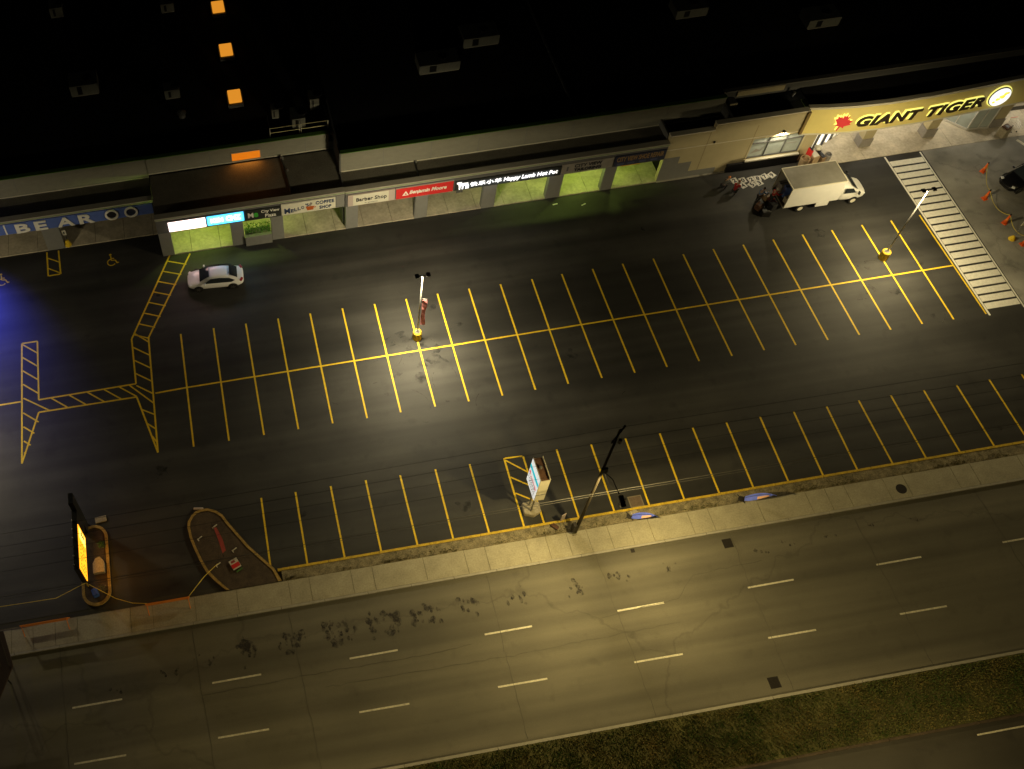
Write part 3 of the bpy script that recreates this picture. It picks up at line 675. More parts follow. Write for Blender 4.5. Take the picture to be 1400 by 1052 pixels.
# ------------------------------------------------------------------ barricades and caution tape
def barricade(xa, xb, y, label):
    t = thing('barricade', label, 'barricade', ((xa+xb)/2, y, .1), 0, 'orange barricades across the lot entrances')
    MB().box(xa, xb, y-.02, y+.02, .88, 1.1).build('plank', M['barr'], t); MB().box(xa+.1, xb-.1, y+.12, y+.15, .4, .56).build('lower_plank', M['barr'], t)
    for x in (xa+.1, xb-.1):
        MB().tube([(x, y, 1.08), (x, y-.45, .1)], .03, 6).build('leg', M['barr'], t); MB().tube([(x, y, 1.08), (x, y+.4, .0)], .03, 6).build('leg', M['barr'], t)
    return t
barricade(-17.4, -14.2, 26.62, 'orange plank barricade on the pavement left of the amber sign')
barricade(-9.0, -6.0, 26.62, 'orange plank barricade on the pavement between the two islands')
def tape(pts, label): tag(MB().tube(pts, .022, 4).build('caution_tape', M['tape']), label, 'tape', 'yellow caution tape')
tape([(-40, 28.2, .8), (-19, 28.35, .75), (-15, 28.3, .68), (-12.9, 28.95, .9)], 'yellow tape from the left edge to the amber sign post')
tape([(-12.9, 28.95, .9), (-11, 27.6, .55), (-9.9, 27.05, .6), (-8.9, 26.7, .95)], 'yellow tape sagging from the amber sign post to the right barricade')
tape([(-6.05, 26.7, .95), (-4.9, 28.1, .5), (-3.9, 29.0, .2)], 'yellow tape from the right barricade to the teardrop island')
# bus shelter at the lower left
t = thing('bus_shelter', 'dark brown roofed bus shelter at the lower left corner', 'bus shelter', (-19.5, 23.5, 0))
MB().prism([(-24, 21), (-18.6, 21), (-17.5, 23.5), (-18.1, 25.9), (-24, 25.9)], 2.35, 2.5).build('roof', M['shelterb'], t)
for k in range(3): MB().bar((-18.35-k*.5, 25.7), (-17.75-k*.5, 23.5), .06, 2.5, 2.56).build('roof_rib', M['wood'], t)
for x, y in ((-18.6, 25.5), (-18.3, 23.2), (-22, 25.5)): MB().tube([(x, y, 0), (x, y, 2.35)], .05, 8).build('post', M['black'], t)

# ------------------------------------------------------------------ feather flags lying on the pavement edge
def feather(x0, y0, x1, y1, h, label, mlist):
    t = thing('feather_flag', label, 'flag', (x0, y0, .1))
    MB().lathe((x0, y0, .08), [(.22, 0), (.22, .06), (.05, .1)], 10).build('base', M['iron'], t)
    for a in (20, 110, 200, 290): MB().obox((x0+.2*math.cos(R(a)), y0+.2*math.sin(R(a)), .12), (.4, .05, .04), R(a)).build('foot', M['black'], t)
    n = 12; d = Vector((x1-x0, y1-y0)); nrm = Vector((-d.y, d.x)).normalized()
    spine = []; up = []; lo = []
    for k in range(n+1):
        u = k/n; p = Vector((x0, y0))+d*u; z = .15+h*math.sin(u*math.pi*.62); wdt = .36*math.sin(min(1, u*1.12)**.7*math.pi)**.8 if 0 < u < 1 else .01
        spine.append((*p, z)); up.append((*(p+nrm*wdt*.35), z+.06)); lo.append((*(p-nrm*wdt*.75), z-wdt*.5))
    MB().tube(spine, .015, 5).build('pole', M['black'], t)
    b = MB(); v = []
    for k in range(1, n+1): v += [up[k], lo[k]]
    b.add(v, [(2*k, 2*k+1, 2*k+3, 2*k+2) for k in range(n-1)])
    o = b.build('flag_cloth', mlist[0], t); q = o.modifiers.new('s', 'SOLIDIFY'); q.thickness = .01
    b = MB(); v = []
    for k in range(5, n-2):
        a = Vector(up[k]).lerp(Vector(lo[k]), .55); c = Vector(up[k]).lerp(Vector(lo[k]), .97); v += [a+Vector((0, -.01, .022)), c+Vector((0, -.01, .022))]
    b.add(v, [(2*k, 2*k+1, 2*k+3, 2*k+2) for k in range(len(v)//2-1)]); b.build('flag_print', mlist[1], t)
feather(25.2, 27.35, 26.7, 26.55, 1.0, 'blue feather flag leaning over the verge just right of the utility pole', [M['blueflag'], M['orangeflag']])
feather(33.35, 27.2, 35.3, 26.55, 1.1, 'long blue feather flag leaning over the pavement further right', [M['blueflag'], M['orangeflag']])
tag(MB().obox((25.5, 27.5, .25), (.55, .3, .3), R(10)).build('weight_bag', M['stone'], bevel=.06), 'pale weight bag at the foot of the nearer blue flag', 'bag')
t = thing('signpost', 'small pale signboard on thin legs beside the utility pole', 'sign', (20.3, 27.5, .1))
MB().obox((20.35, 27.75, 1.0), (.35, .04, .9), R(20)).build('board', M['pinkp'], t)
for dx in (-.14, .14): MB().tube([(20.35+dx, 27.5, .1), (20.35+dx, 27.75, .6)], .015, 5).build('leg', M['steel'], t)
t = thing('signpost', 'small dark sign lying in the verge left of the utility pole', 'sign', (19.8, 27.5, .1))
MB().obox((19.8, 27.45, .3), (.5, .3, .08), R(-50)).build('board', M['rust'], t); MB().tube([(19.5, 27.75, .1), (19.75, 27.5, .35)], .02, 5).build('leg', M['iron'], t)
bush(20.95, 26.75, .08, .22, 80, 'weed_clump', M['weeds'], 'green weed clump at the foot of the utility pole')

# ------------------------------------------------------------------ strip mall
def sign_panel(name, x0, x1, z0, z1, y, face, label, frame=None):
    t = thing(name, label, 'sign', ((x0+x1)/2, y, z0))
    MB().box(x0, x1, y-.10, y-.003, z0, z1).build('sign_face', face, t)
    if frame: 
        b = MB(); b.box(x0-.04, x1+.04, y-.07, y-.004, z1, z1+.05); b.box(x0-.04, x1+.04, y-.07, y-.004, z0-.05, z0); b.build('frame', frame, t)
    return t
YF = 57.25
bd = thing('strip_mall', 'long dark roofed strip mall with grey columns, a sign fascia and a raised rear wall', 'building', (10, 60, 0))
# floors
b = MB(); x = -5.1
while x < 38: b.prism([(x, YF+.02), (min(x+2.42, 38.2), YF+.02), (min(x+2.42, 38.2), 62.3), (x, 62.3)], -.05, .10); x += 2.45
b.build('walkway', M['walk'], bd)
b = MB(); x = -40.0
while x < -5.2: b.prism([(x, 59.78), (min(x+2.42, -5.2), 59.78), (min(x+2.42, -5.2), 62.6), (x, 62.6)], -.05, .10); x += 2.45
b.build('left_walkway', M['walk'], bd)
# columns
for x0, x1 in ((-5.1, -4.12), (.82, 1.86), (4.18, 5.2), (10.45, 11.5), (16.38, 17.47), (22.2, 23.35), (27.85, 29.1), (32.7, 33.72)):
    MB().box(x0, x1, YF+.004, YF+.5, 0, 2.84).build('column', M['grey'], bd, bevel=.015)
for x0, x1 in ((-14.65, -13.2), (-24.5, -23.2)): MB().box(x0, x1, 59.76, 60.2, 0, 2.70).build('column', M['grey'], bd, bevel=.015)
MB().box(1.90, 4.14, YF-.25, YF+.05, 0, 1.1).build('planter_wall', M['grey'], bd, bevel=.01)
MB().box(9.75, 10.40, YF+.3, YF+.5, 2.84, 2.86).build('soffit_trim', M['grey'], bd)
# fascias
def fascia(x0, x1, y, z0, z1, nm):
    o = MB().box(x0, x1, y, y+.35, z0, z1).build(nm, M['dgrey'], bd)
    MB().box(x0, x1, y-.05, y+.02, z1-.32, z1-.20).build('trim_band', M['fascia'], bd)
    MB().box(x0, x1, y-.08, y+.02, z1-.20, z1-.11).build('green_band', M['green'], bd)
    MB().box(x0-.02, x1+.02, y-.11, y+.42, z1-.11, z1+.02).build('coping', M['fascia'], bd)
fascia(-5.12, 10.38, YF, 2.85, 4.72, 'fascia'); fascia(10.42, 37.72, YF-.08, 2.85, 4.74, 'fascia'); fascia(-45, -5.16, 59.75, 2.72, 4.35, 'fascia')
MB().box(9.68, 10.36, YF-.03, YF, 2.9, 4.3).build('fascia_panel', M['grey'], bd)
# soffits + canopy roofs
MB().box(-5.1, 10.36, YF+.36, 62.2, 4.33, 4.45).build('canopy_roof', M['lowroof'], bd)
MB().box(10.44, 37.7, YF+.30, 59.52, 4.43, 4.55).build('canopy_roof', M['lowroof'], bd)
MB().box(-45, -5.2, 60.12, 62.5, 3.95, 4.05).build('canopy_roof', M['lowroof'], bd)
MB().box(10.36, 10.44, YF+.36, 62.2, 4.0, 4.60).build('parapet_wall', M['dgrey'], bd)
# upper walls with coping
def upper(x0, x1, y, z0, z1):
    MB().box(x0, x1, y, y+.3, z0, z1).build('upper_wall', M['upwall'], bd)
    MB().box(x0-.02, x1+.02, y-.05, y+.34, z1, z1+.06).build('upper_coping', M['green'], bd)
    MB().box(x0, x1, y-.06, y, z0, z0+.05).build('flashing', M['creamtrim'], bd)
upper(-45, -5.2, 62.55, 4.05, 6.1); upper(-5.18, 10.0, 62.45, 4.45, 6.15); upper(10.5, 43.0, 59.52, 4.55, 6.6)
MB().box(10.38, 10.5, 59.52, 66, 4.3, 6.6).build('side_wall', M['dgrey'], bd)
MB().box(10.0, 10.36, 62.45, 90, 4.3, 5.2).build('gap_wall', M['dgrey'], bd)
for x in list(range(-40, 10, 4)): MB().box(x, x+.04, 62.43 if x > -5 else 62.53, 62.60, 4.5, 6.1).build('panel_joint', M['grey'], bd)
for x in range(14, 42, 4): MB().box(x, x+.04, 59.50, 59.58, 4.6, 6.58).build('panel_joint', M['grey'], bd)
MB().box(1.84, 4.2, 62.40, 62.46, 4.62, 5.45).build('amber_window', M['amberwin'], bd)
b = MB(); b.box(1.78, 4.26, 62.38, 62.47, 5.45, 5.52); b.box(1.78, 4.26, 62.37, 62.47, 4.55, 4.62); b.box(1.78, 1.84, 62.38, 62.47, 4.62, 5.45); b.box(4.2, 4.26, 62.38, 62.47, 4.62, 5.45)
b.build('window_frame', M['fascia'], bd)
light('window_glow', 'AREA', (3.0, 62.25, 5.0), 32, (1, .35, .05), bd, 2.2, rot=(R(-75), 0, 0), sizey=1.0)
# main roofs
MB().box(-45, 10.0, 62.8, 130, 5.6, 5.95).build('main_roof', M['roof'], bd); MB().box(10.5, 43.0, 59.8, 130, 6.0, 6.4).build('main_roof', M['roof'], bd)
# storefront walls behind the walkways
b = MB(); b.box(-5.1, 10.4, 61.9, 62.1, 0, 4.2); b.box(10.5, 38.1, 60.35, 60.6, 0, 4.2); b.box(-45, -5.2, 62.45, 62.54, 0, 3.95); b.build('shop_wall', M['upwall'], bd)
b = MB()
for x in range(-4, 10, 3): b.box(x, x+2.4, 61.86, 61.9, .5, 2.6)
for x in range(11, 37, 3): b.box(x, x+2.4, 60.31, 60.35, .5, 2.6)
for x in range(-44, -7, 3): b.box(x, x+2.4, 62.41, 62.45, .5, 2.6)
b.build('shop_glazing', M['glass'], bd)
MB().box(10.3, 10.44, YF+.5, 61.9, 0, 4.0).build('dividing_wall', M['dgrey'], bd); MB().box(-5.16, -5.02, YF+.5, 62.4, 0, 3.94).build('dividing_wall', M['dgrey'], bd)  # wall beside the left walkway is added to block green lamp spill
# roof drains/ribs on canopy
for nm, pts in (('roof_pipe', [(5.85, 62.4, 4.52), (5.95, 60.9, 4.50), (6.05, 59.5, 4.52), (6.1, 57.65, 4.5)]), ('roof_pipe', [(16.65, 59.48, 4.6), (16.62, 57.6, 4.6)])):
    MB().tube(pts, .07, 8).build(nm, M['black'], bd)
MB().lathe((5.95, 62.0, 4.44), [(.14, 0), (.14, .2), (.05, .25)], 10).build('roof_vent', M['steel'], bd); MB().lathe((6.2, 60.6, 4.44), [(.1, 0), (.1, .15), (.03, .2)], 10).build('roof_vent', M['steel'], bd)
MB().lathe((16.75, 59.35, 4.54), [(.1, 0), (.1, .15), (.03, .2)], 10).build('roof_vent', M['steel'], bd)
MB().box(10.3, 10.5, 59.3, 59.5, 4.3, 4.6).build('roof_vent', M['steel'], bd); MB().box(10.15, 10.5, 62.3, 62.45, 6.1, 6.3).build('roof_vent', M['steel'], bd)
# planter plants behind the little wall
t = thing('potted_plants', 'leafy potted plants showing in the lit planter opening under the black plaza sign', 'plant', (3, YF+.5, 1.0))
b = MB()
for k in range(420):
    c = Vector((random.uniform(1.95, 4.1), random.uniform(YF+.15, YF+.8), random.uniform(.95, 1.65))); s = random.uniform(.05, .14)
    u = Vector((random.gauss(0, 1), random.gauss(0, 1), random.gauss(0, 1.2))).normalized()*s; q = Vector((random.gauss(0, 1), random.gauss(0, 1), random.gauss(0, 1))).normalized()*s*.4
    b.add([c-u, c-q, c+u, c+q], [(0, 1, 2, 3)])
b.build('foliage', M['leafg'], t); MB().box(1.95, 4.1, YF+.1, YF+.85, .6, .95).build('trough', M['dgrey'], t)

# canopy lamps (greenish tubes under the soffit)
GR = (.68, .97, .14)
CL = 'fluorescent tube lamps under the mall canopy'
for i, (x, y, pw, lb) in enumerate(((-1.8, 58.9, 400, 'greenish tube lamp under the canopy behind the pink lit sign'), (3.0, 58.7, 210, 'greenish tube lamp under the canopy behind the plaza sign'),
                        (26.6, 58.6, 190, 'greenish tube lamp under the canopy behind the hot pot sign'), (30.9, 58.6, 300, 'greenish tube lamp under the canopy behind the tailoring sign'), (34.3, 58.7, 150, 'greenish tube lamp under the canopy behind the shoe repair sign'))):
    t = thing('tube_lamp', lb, 'lamp', (x, y, 4.1), 0, CL)
    MB().box(x-.6, x+.6, y-.08, y+.08, 4.08, 4.18).build('housing', M['whitep'], t); MB().box(x-.55, x+.55, y-.05, y+.05, 4.04, 4.075).build('tube', mat('tube_glow', (.8, .9, .5), .5, emit=GR, es=6), t)
    light('tube_light', 'POINT', (x, y, 4.0), pw, GR, t, .10)

# signs of the left shop
t = sign_panel('blue_letter_sign', -30, -5.25, 2.80, 3.98, 59.75, M['bluep'], 'long blue fascia sign with the white letters BEAR and two rings')
b = MB()
for x in (-17.4, -24): b.box(x, x+.12, 59.62, 59.648, 2.82, 3.96)
b.build('white_stripe', M['whitel'], t)
for ch, x0, x1 in (('B', -16.5, -15.35), ('E', -14.95, -13.95), ('A', -13.15, -11.75), ('R', -11.35, -10.1)):
    text_on_wall('letter', ch, x0, x1, 2.86, 3.92, 59.60, M['whitel'], t, bold=.03, th=.06)
for cx in (-8.65, -7.05):
    b = MB(); n = 28; v = []
    for k in range(n):
        a = 2*math.pi*k/n
        for r, y in ((.60, 59.64), (.60, 59.55), (.43, 59.55), (.43, 59.64)): v.append((cx+r*.92*math.cos(a), y, 3.38+r*math.sin(a)))
    b.add(v, [(4*k+j, 4*((k+1) % n)+j, 4*((k+1) % n)+j+1, 4*k+j+1) for k in range(n) for j in range(3)])
    b.build('ring_emblem', M['whitel'], t, recalc=True)
    MB().add([(cx+.41*.92*math.cos(2*math.pi*k/20), 59.63, 3.38+.41*math.sin(2*math.pi*k/20)) for k in range(20)], [tuple(range(20))]).build('ring_centre', M['ink'] if cx < -8 else M['navy'], t)
# signs of the mall
t = sign_panel('light_box_sign', -4.15, -1.12, 3.02, 4.12, YF, M['litpink'], 'glowing pinkish white light box sign left of the cyan one', M['dgrey'])
b = MB(); b.box(-2.78, -2.58, YF-.107, YF-.101, 3.06, 4.08)
for x in (-3.9, -3.85): b.box(x, x+.02, YF-.107, YF-.101, 3.3, 3.9)
b.build('sign_divider', M['litpinkdim'], t)
light('sign_glow', 'AREA', (-2.6, YF-.16, 3.55), 80, (1, .62, .55), t, 2.8, rot=(R(90), 0, 0), sizey=.9)
t = sign_panel('light_box_sign', -1.0, 2.02, 3.06, 4.16, YF, M['litcyan'], 'glowing cyan light box sign with cream lettering beside the pink one', M['dgrey'])
text_on_wall('lettering', 'KEM', -.7, .32, 3.38, 3.86, YF-.105, M['litcream'], t, bold=.04); text_on_wall('lettering', 'CHZ', .55, 1.75, 3.34, 3.94, YF-.105, M['litcream'], t, bold=.04)
light('sign_glow', 'AREA', (.5, YF-.16, 3.6), 50, (.2, .65, 1), t, 2.8, rot=(R(90), 0, 0), sizey=.9)
t = sign_panel('plaza_sign', 2.15, 5.05, 3.0, 4.15, YF, M['darkp'], 'black sign reading City View Plaza above the planter')
text_on_wall('lettering', 'M', 2.35, 2.8, 3.3, 3.85, YF-.105, M['whitel'], t, bold=.03); text_on_wall('green_letter', 'e', 2.8, 3.2, 3.3, 3.8, YF-.105, M['greenl'], t, bold=.05)
text_on_wall('lettering', 'City View', 3.45, 4.95, 3.6, 4.0, YF-.105, M['whitel'], t, bold=.015); text_on_wall('lettering', 'Plaza', 3.75, 4.65, 3.12, 3.5, YF-.105, M['whitel'], t, bold=.015)
t = sign_panel('coffee_sign', 5.12, 9.6, 2.98, 4.26, YF, M['whitep'], "cream sign reading MELLO'S COFFEE SHOP with a brown cup")
text_on_wall('lettering', 'M', 5.35, 5.82, 3.15, 3.75, YF-.105, M['inkblue'], t, bold=.03)
for k, ch in enumerate("ELLO"): text_on_wall('lettering', ch, 5.88+k*.29, 6.12+k*.29, 3.22+k*.07, 3.58+k*.07, YF-.105, M['inkblue'], t, bold=.02)
text_on_wall('lettering', "'S", 7.1, 7.38, 3.66, 4.0, YF-.105, M['inkblue'], t, bold=.02)
text_on_wall('lettering', 'COFFEE', 7.95, 9.5, 3.72, 4.1, YF-.105, M['inkblue'], t, bold=.02); text_on_wall('lettering', 'SHOP', 8.25, 9.25, 3.15, 3.52, YF-.105, M['inkblue'], t, bold=.02)
b = MB(); b.add([(7.12, YF-.106, 3.62), (7.85, YF-.106, 3.62), (7.74, YF-.106, 3.18), (7.24, YF-.106, 3.16)], [(0, 1, 2, 3)]); b.add([(7.85, YF-.106, 3.55), (8.0, YF-.106, 3.5), (7.84, YF-.106, 3.3)], [(0, 1, 2)])
b.build('cup_picture', mat('cup_brown', (.42, .10, .02), .6), t)
MB().add([(7.3, YF-.106, 3.66), (7.55, YF-.106, 3.66), (7.7, YF-.106, 3.95), (7.55, YF-.106, 4.1), (7.4, YF-.106, 3.85)], [(0, 1, 2, 3, 4)]).build('steam_picture', M['greyp'], t)
t = sign_panel('barber_sign', 10.62, 14.55, 2.96, 4.24, YF-.08, M['pinkp'], 'cream sign reading Barber Shop with pale side panels')
MB().box(11.05, 14.02, YF-.20, YF-.18, 3.0, 4.2).build('cream_panel', M['whitep'], t)
text_on_wall('lettering', 'Barber Shop', 11.3, 13.85, 3.32, 3.85, YF-.205, M['ink'], t, bold=.01); text_on_wall('lettering', 'for gentlemen', 12.0, 13.1, 3.12, 3.24, YF-.205, M['greyp'], t)
t = sign_panel('paint_sign', 14.66, 19.45, 2.96, 4.14, YF-.08, M['redp'], 'red sign reading Benjamin Moore with a white triangle', M['pinkp'])
text_on_wall('lettering', 'Benjamin Moore', 15.75, 18.9, 3.28, 3.82, YF-.185, M['whitel'], t, shear=.3, bold=.03)
b = MB(); b.add([(15.15, YF-.186, 3.28), (15.72, YF-.186, 3.28), (15.46, YF-.186, 3.82)], [(0, 1, 2)]); b.build('triangle_emblem', M['whitel'], t)
MB().add([(15.36, YF-.188, 3.38), (15.56, YF-.188, 3.38), (15.46, YF-.188, 3.58)], [(0, 1, 2)]).build('triangle_cutout', M['redp'], t)
t = sign_panel('hot_pot_sign', 19.6, 28.6, 2.96, 4.0, YF-.08, M['darkp'], 'dark sign with glowing white letters Happy Lamb Hot Pot')
text_on_wall('glowing_letter', '快乐小羊', 20.9, 23.55, 3.22, 3.72, YF-.185, M['litwhite'], t, bold=.02, spacing=1.25)
text_on_wall('glowing_letter', 'Happy Lamb Hot Pot', 23.75, 28.35, 3.12, 3.72, YF-.185, M['litwhite'], t, bold=.015, shear=.12)
b = MB(); b.box(19.75, 20.15, YF-.21, YF-.185, 3.7, 3.9); b.box(19.9, 20.7, YF-.21, YF-.185, 3.45, 3.75)
for x in (19.95, 20.2, 20.5, 20.66): b.box(x, x+.12, YF-.21, YF-.185, 3.05, 3.45)
b.build('glowing_emblem', M['litwhite'], t)
light('sign_glow', 'AREA', (24, YF-.35, 3.4), 26, (.9, .95, 1), t, 8, rot=(R(70), 0, 0), sizey=.5)
t = sign_panel('tailoring_sign', 28.7, 33.1, 2.98, 4.12, YF-.08, M['greyp'], 'grey unlit sign reading CITY VIEW TAILORING')
text_on_wall('lettering', 'CITY VIEW', 29.75, 32.1, 3.62, 3.98, YF-.185, M['ink'], t, bold=.02); text_on_wall('lettering', 'TAILORING', 29.75, 32.1, 3.16, 3.5, YF-.185, M['ink'], t, bold=.04)
MB().box(29.1, 29.25, YF-.19, YF-.182, 3.3, 3.8).build('needle_emblem', M['dgrey'], t)
t = sign_panel('shoe_repair_sign', 33.25, 37.6, 2.98, 4.16, YF-.08, M['navy'], 'navy unlit sign reading CITY VIEW SHOE REPAIR')
text_on_wall('lettering', 'CITY VIEW SHOE REPAIR', 33.4, 37.45, 3.48, 4.02, YF-.185, M['brownp'], t, bold=.02)
b = MB()
for x in (33.5, 34.4, 35.4, 36.4): b.box(x, x+.6, YF-.19, YF-.182, 3.1, 3.3)
b.build('lower_lettering', mat('dull_blue', (.07, .08, .16), .6), t)
t = sign_panel('hanging_sign', 34.15, 35.8, 2.45, 2.8, YF+.3, mat('orange_board', (.7, .34, .02), .6), 'small orange board hanging under the shoe repair sign')
# stand with white plate on a yellow base
t = thing('signpost', 'white plate on a post with yellow cone base below the blue letter sign', 'sign', (-12.95, 59.95, .1))
MB().lathe((-12.95, 60.0, .1), [(.3, 0), (.28, .1), (.16, .55), (.1, .6)], 12).build('base', M['yellow'], t)
MB().tube([(-12.95, 60.0, .6), (-12.95, 60.0, 1.9)], .03, 6).build('post', M['steel'], t); MB().box(-13.12, -12.78, 59.94, 59.97, 1.4, 2.0).build('plate', M['whitep'], t)
MB().box(-13.0, -12.9, 59.93, 59.94, 1.55, 1.85).build('plate_print', M['ink'], t)
tag(MB().box(20.55, 21.1, 59.3, 59.36, 0.1, .5).build('floor_mat', M['dgrey']), 'small dark mat on the walkway under the hot pot sign', 'mat')

# ------------------------------------------------------------------ store at the right (cream walls, yellow sign)
gt = thing('store_building', 'cream walled store with a yellow bowed sign canopy and dark flat roof', 'building', (55, 60, 0))
MB().box(37.75, 41.5, 57.3, 57.7, 0, 5.3).build('front_wall', M['cream'], gt); MB().box(41.5, 49.55, 57.3, 57.7, 3.5, 5.92).build('front_wall', M['cream'], gt)
MB().box(41.5, 45.5, 57.3, 57.7, 0, 3.5).build('front_wall', M['cream'], gt); MB().box(45.5, 50.2, 57.3, 57.7, 0, 1.1).build('front_wall', M['cream'], gt); MB().box(50.2, 51.3, 57.3, 57.7, 0, 3.5).build('front_wall', M['cream'], gt)
MB().box(37.72, 41.5, 57.26, 57.74, 5.3, 5.4).build('coping', M['creamtrim'], gt); MB().box(41.48, 49.5, 57.26, 57.74, 5.92, 6.02).build('coping', M['creamtrim'], gt)
MB().box(37.8, 49.4, 57.27, 57.3, 3.70, 3.76).build('panel_joint', M['creamtrim'], gt)
for x in (41.2, 45.3): MB().box(x, x+.05, 57.285, 57.3, .8, 5.2).build('panel_joint', mat('joint_brown', (.3, .25, .14), .9), gt)
b = MB(); b.prism([(37.76, 57.28), (42.9, 57.28), (42.9, 57.3), (37.76, 57.3)], 0, .78); b.box(37.76, 40.42, 57.28, 57.3, .78, 1.95); b.box(37.76, 39.2, 57.28, 57.3, 1.95, 2.78); b.build('grey_paint_step', M['grey'], gt)
MB().box(37.76, 44.0, 57.18, 57.28, 0, .12).build('wall_plinth', M['fascia'], gt)
MB().box(43.9, 50.4, 57.12, 57.3, 0, .92).build('black_plinth', M['blackp'], gt)
MB().box(45.4, 50.25, 57.08, 57.30, .98, 1.12).build('window_sill', M['creamtrim'], gt)
MB().box(45.5, 50.2, 57.5, 57.52, 1.12, 3.5).build('window_glass', M['winglass'], gt)
b = MB()
for x in (45.5, 47.05, 48.6, 50.1): b.box(x, x+.08, 57.42, 57.5, 1.12, 3.42)
b.box(45.5, 50.2, 57.41, 57.5, 2.78, 2.86); b.box(45.5, 50.2, 57.41, 57.5, 1.12, 1.2); b.build('window_frame', M['dgrey'], gt)
MB().box(48.9, 49.8, 57.485, 57.499, 2.2, 2.26).build('window_print', M['greyp'], gt)
MB().add([(45.8, 57.49, 1.6), (46.2, 57.49, 2.1), (46.6, 57.49, 1.9), (46.9, 57.49, 2.4), (46.7, 57.49, 1.8), (46.3, 57.49, 1.7)], [(0, 1, 2, 3, 4, 5)]).build('window_decal', M['greyp'], gt)
wl = MB().lathe((47.87, 57.2, 3.98), [(.11, 0), (.13, .12), (.06, .2)], 12).build('wall_lamp', M['black'], gt)
light('wall_lamp_light', 'SPOT', (47.87, 57.08, 3.95), 420, (1, .85, .55), gt, .05, 150, rot=(R(-14), 0, 0))
MB().lathe((41.8, 57.22, 3.95), [(.09, 0), (.10, .1), (.04, .15)], 12).build('wall_lamp', M['black'], gt)
# low roofs, rear wall and roof
MB().box(37.8, 49.5, 57.74, 60.2, 4.3, 4.4).build('low_roof', M['roof'], gt)
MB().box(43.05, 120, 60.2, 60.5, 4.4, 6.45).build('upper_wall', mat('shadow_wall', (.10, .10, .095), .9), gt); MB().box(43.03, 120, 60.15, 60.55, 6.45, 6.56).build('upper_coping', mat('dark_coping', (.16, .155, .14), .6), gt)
MB().box(44.25, 48.35, 60.08, 60.15, 5.95, 6.50).build('lit_wall_strip', M['cream'], gt)  # pale panel paints the lit strip of the upper wall
MB().box(43.45, 44.05, 59.4, 60.08, 5.4, 5.95).build('roof_box', M['dgrey'], gt); MB().box(43.42, 44.08, 59.36, 59.42, 5.5, 5.9).build('roof_box_panel', M['cream'], gt)
MB().tube([(49.0, 59.6, 5.6), (49.05, 59.5, 6.1)], .12, 8).build('roof_vent', M['steel'], gt)
MB().box(43.0, 120, 60.5, 130, 5.8, 6.2).build('main_roof', M['roof'], gt)
MB().box(42.9, 43.1, 57.8, 60.2, 4.4, 6.0).build('cross_parapet', M['dgrey'], gt); MB().box(37.65, 37.8, 57.7, 59.7, 4.3, 5.2).build('cross_parapet', M['dgrey'], gt)
# bowed yellow sign
def bowY(x): 
    P = [(49.5, 57.2), (51, 56.95), (53.5, 56.66), (56.2, 56.52), (60, 56.55), (64, 56.78), (68, 57.02), (72, 57.25), (90, 57.3)]
    for (a, ya), (c, yc) in zip(P[:-1], P[1:]):
        if x <= c: return ya+(yc-ya)*(x-a)/(c-a)
    return 57.3
xs = [49.55+.5*k for k in range(70)]
def band(z0, z1, off0, off1, m, name, par, th=.25, x0=None, x1=None):
    b = MB(); v = []
    X = [x for x in xs if (x0 is None or x >= x0) and (x1 is None or x <= x1)]
    for x in X:
        y = bowY(x); v += [(x, y+off0, z0), (x, y+off1, z1), (x, y+off1+th, z1), (x, y+off0+th, z0)]
    n = len(X); f = []
    for k in range(n-1):
        a = 4*k; c = a+4
        for j in range(4): f.append((a+j, c+j, c+(j+1) % 4, a+(j+1) % 4))
    f += [(3, 2, 1, 0), tuple(4*(n-1)+j for j in range(4))]
    b.add(v, f); return b.build(name, m, par, recalc=True)
sg = thing('yellow_sign', 'big bowed yellow sign reading GIANT TIGER with a red maple leaf and lit oval', 'sign', (58, 57, 3.4))
band(3.5, 5.85, 0, .36, M['gtyellow'], 'sign_panel', sg); band(5.85, 6.05, .30, .33, M['creamtrim'], 'top_trim', sg, .4); band(3.36, 3.5, -.04, -.02, M['creamtrim'], 'bottom_trim', sg, .35)
MB().box(49.3, 49.54, 57.1, 57.32, 3.5, 5.95).build('end_trim', mat('end_brown', (.2, .14, .05), .8), sg)
def on_sign(x, z, d): return (x, bowY(x)+.36*(z-3.5)/2.35-d, z)
def sign_text(name, body, x0, x1, z0, z1, m, d, shear=.28, bold=.06, grow=0, ext=.02):
    vs, fs = text_geo(body, x1-x0+2*grow, z1-z0+2*grow, shear, bold, .5, 1.12)
    b = MB(); b.add([on_sign(x0-grow+v[0], z0-grow+v[1], d+v[2]*ext) for v in vs], fs); return b.build(name, m, sg)
W1 = ('GIANT', 53.9, 59.55, 3.98, 4.92); W2 = ('TIGER', 60.1, 65.25, 3.98, 4.92)
for body, x0, x1, z0, z1 in (W1, W2):
    sign_text('letter_halo', body, x0-.08, x1-.02, z0+.03, z1+.12, M['halo'], .03, bold=.085, ext=.01)
    sign_text('sign_letters', body, x0, x1, z0, z1, M['letterblack'], .12, bold=.035, ext=.10)
leaf = [(0, 1), (.12, .72), (.34, .85), (.27, .42), (.48, .62), (.55, .48), (.88, .52), (.75, .25), (.95, .12), (.42, -.28), (.48, -.5), (.06, -.42), (.05, -.95), (-.05, -.95), (-.06, -.42), (-.48, -.5), (-.42, -.28), (-.95, .12), (-.75, .25), (-.88, .52), (-.55, .48), (-.48, .62), (-.27, .42), (-.34, .85), (-.12, .72)]
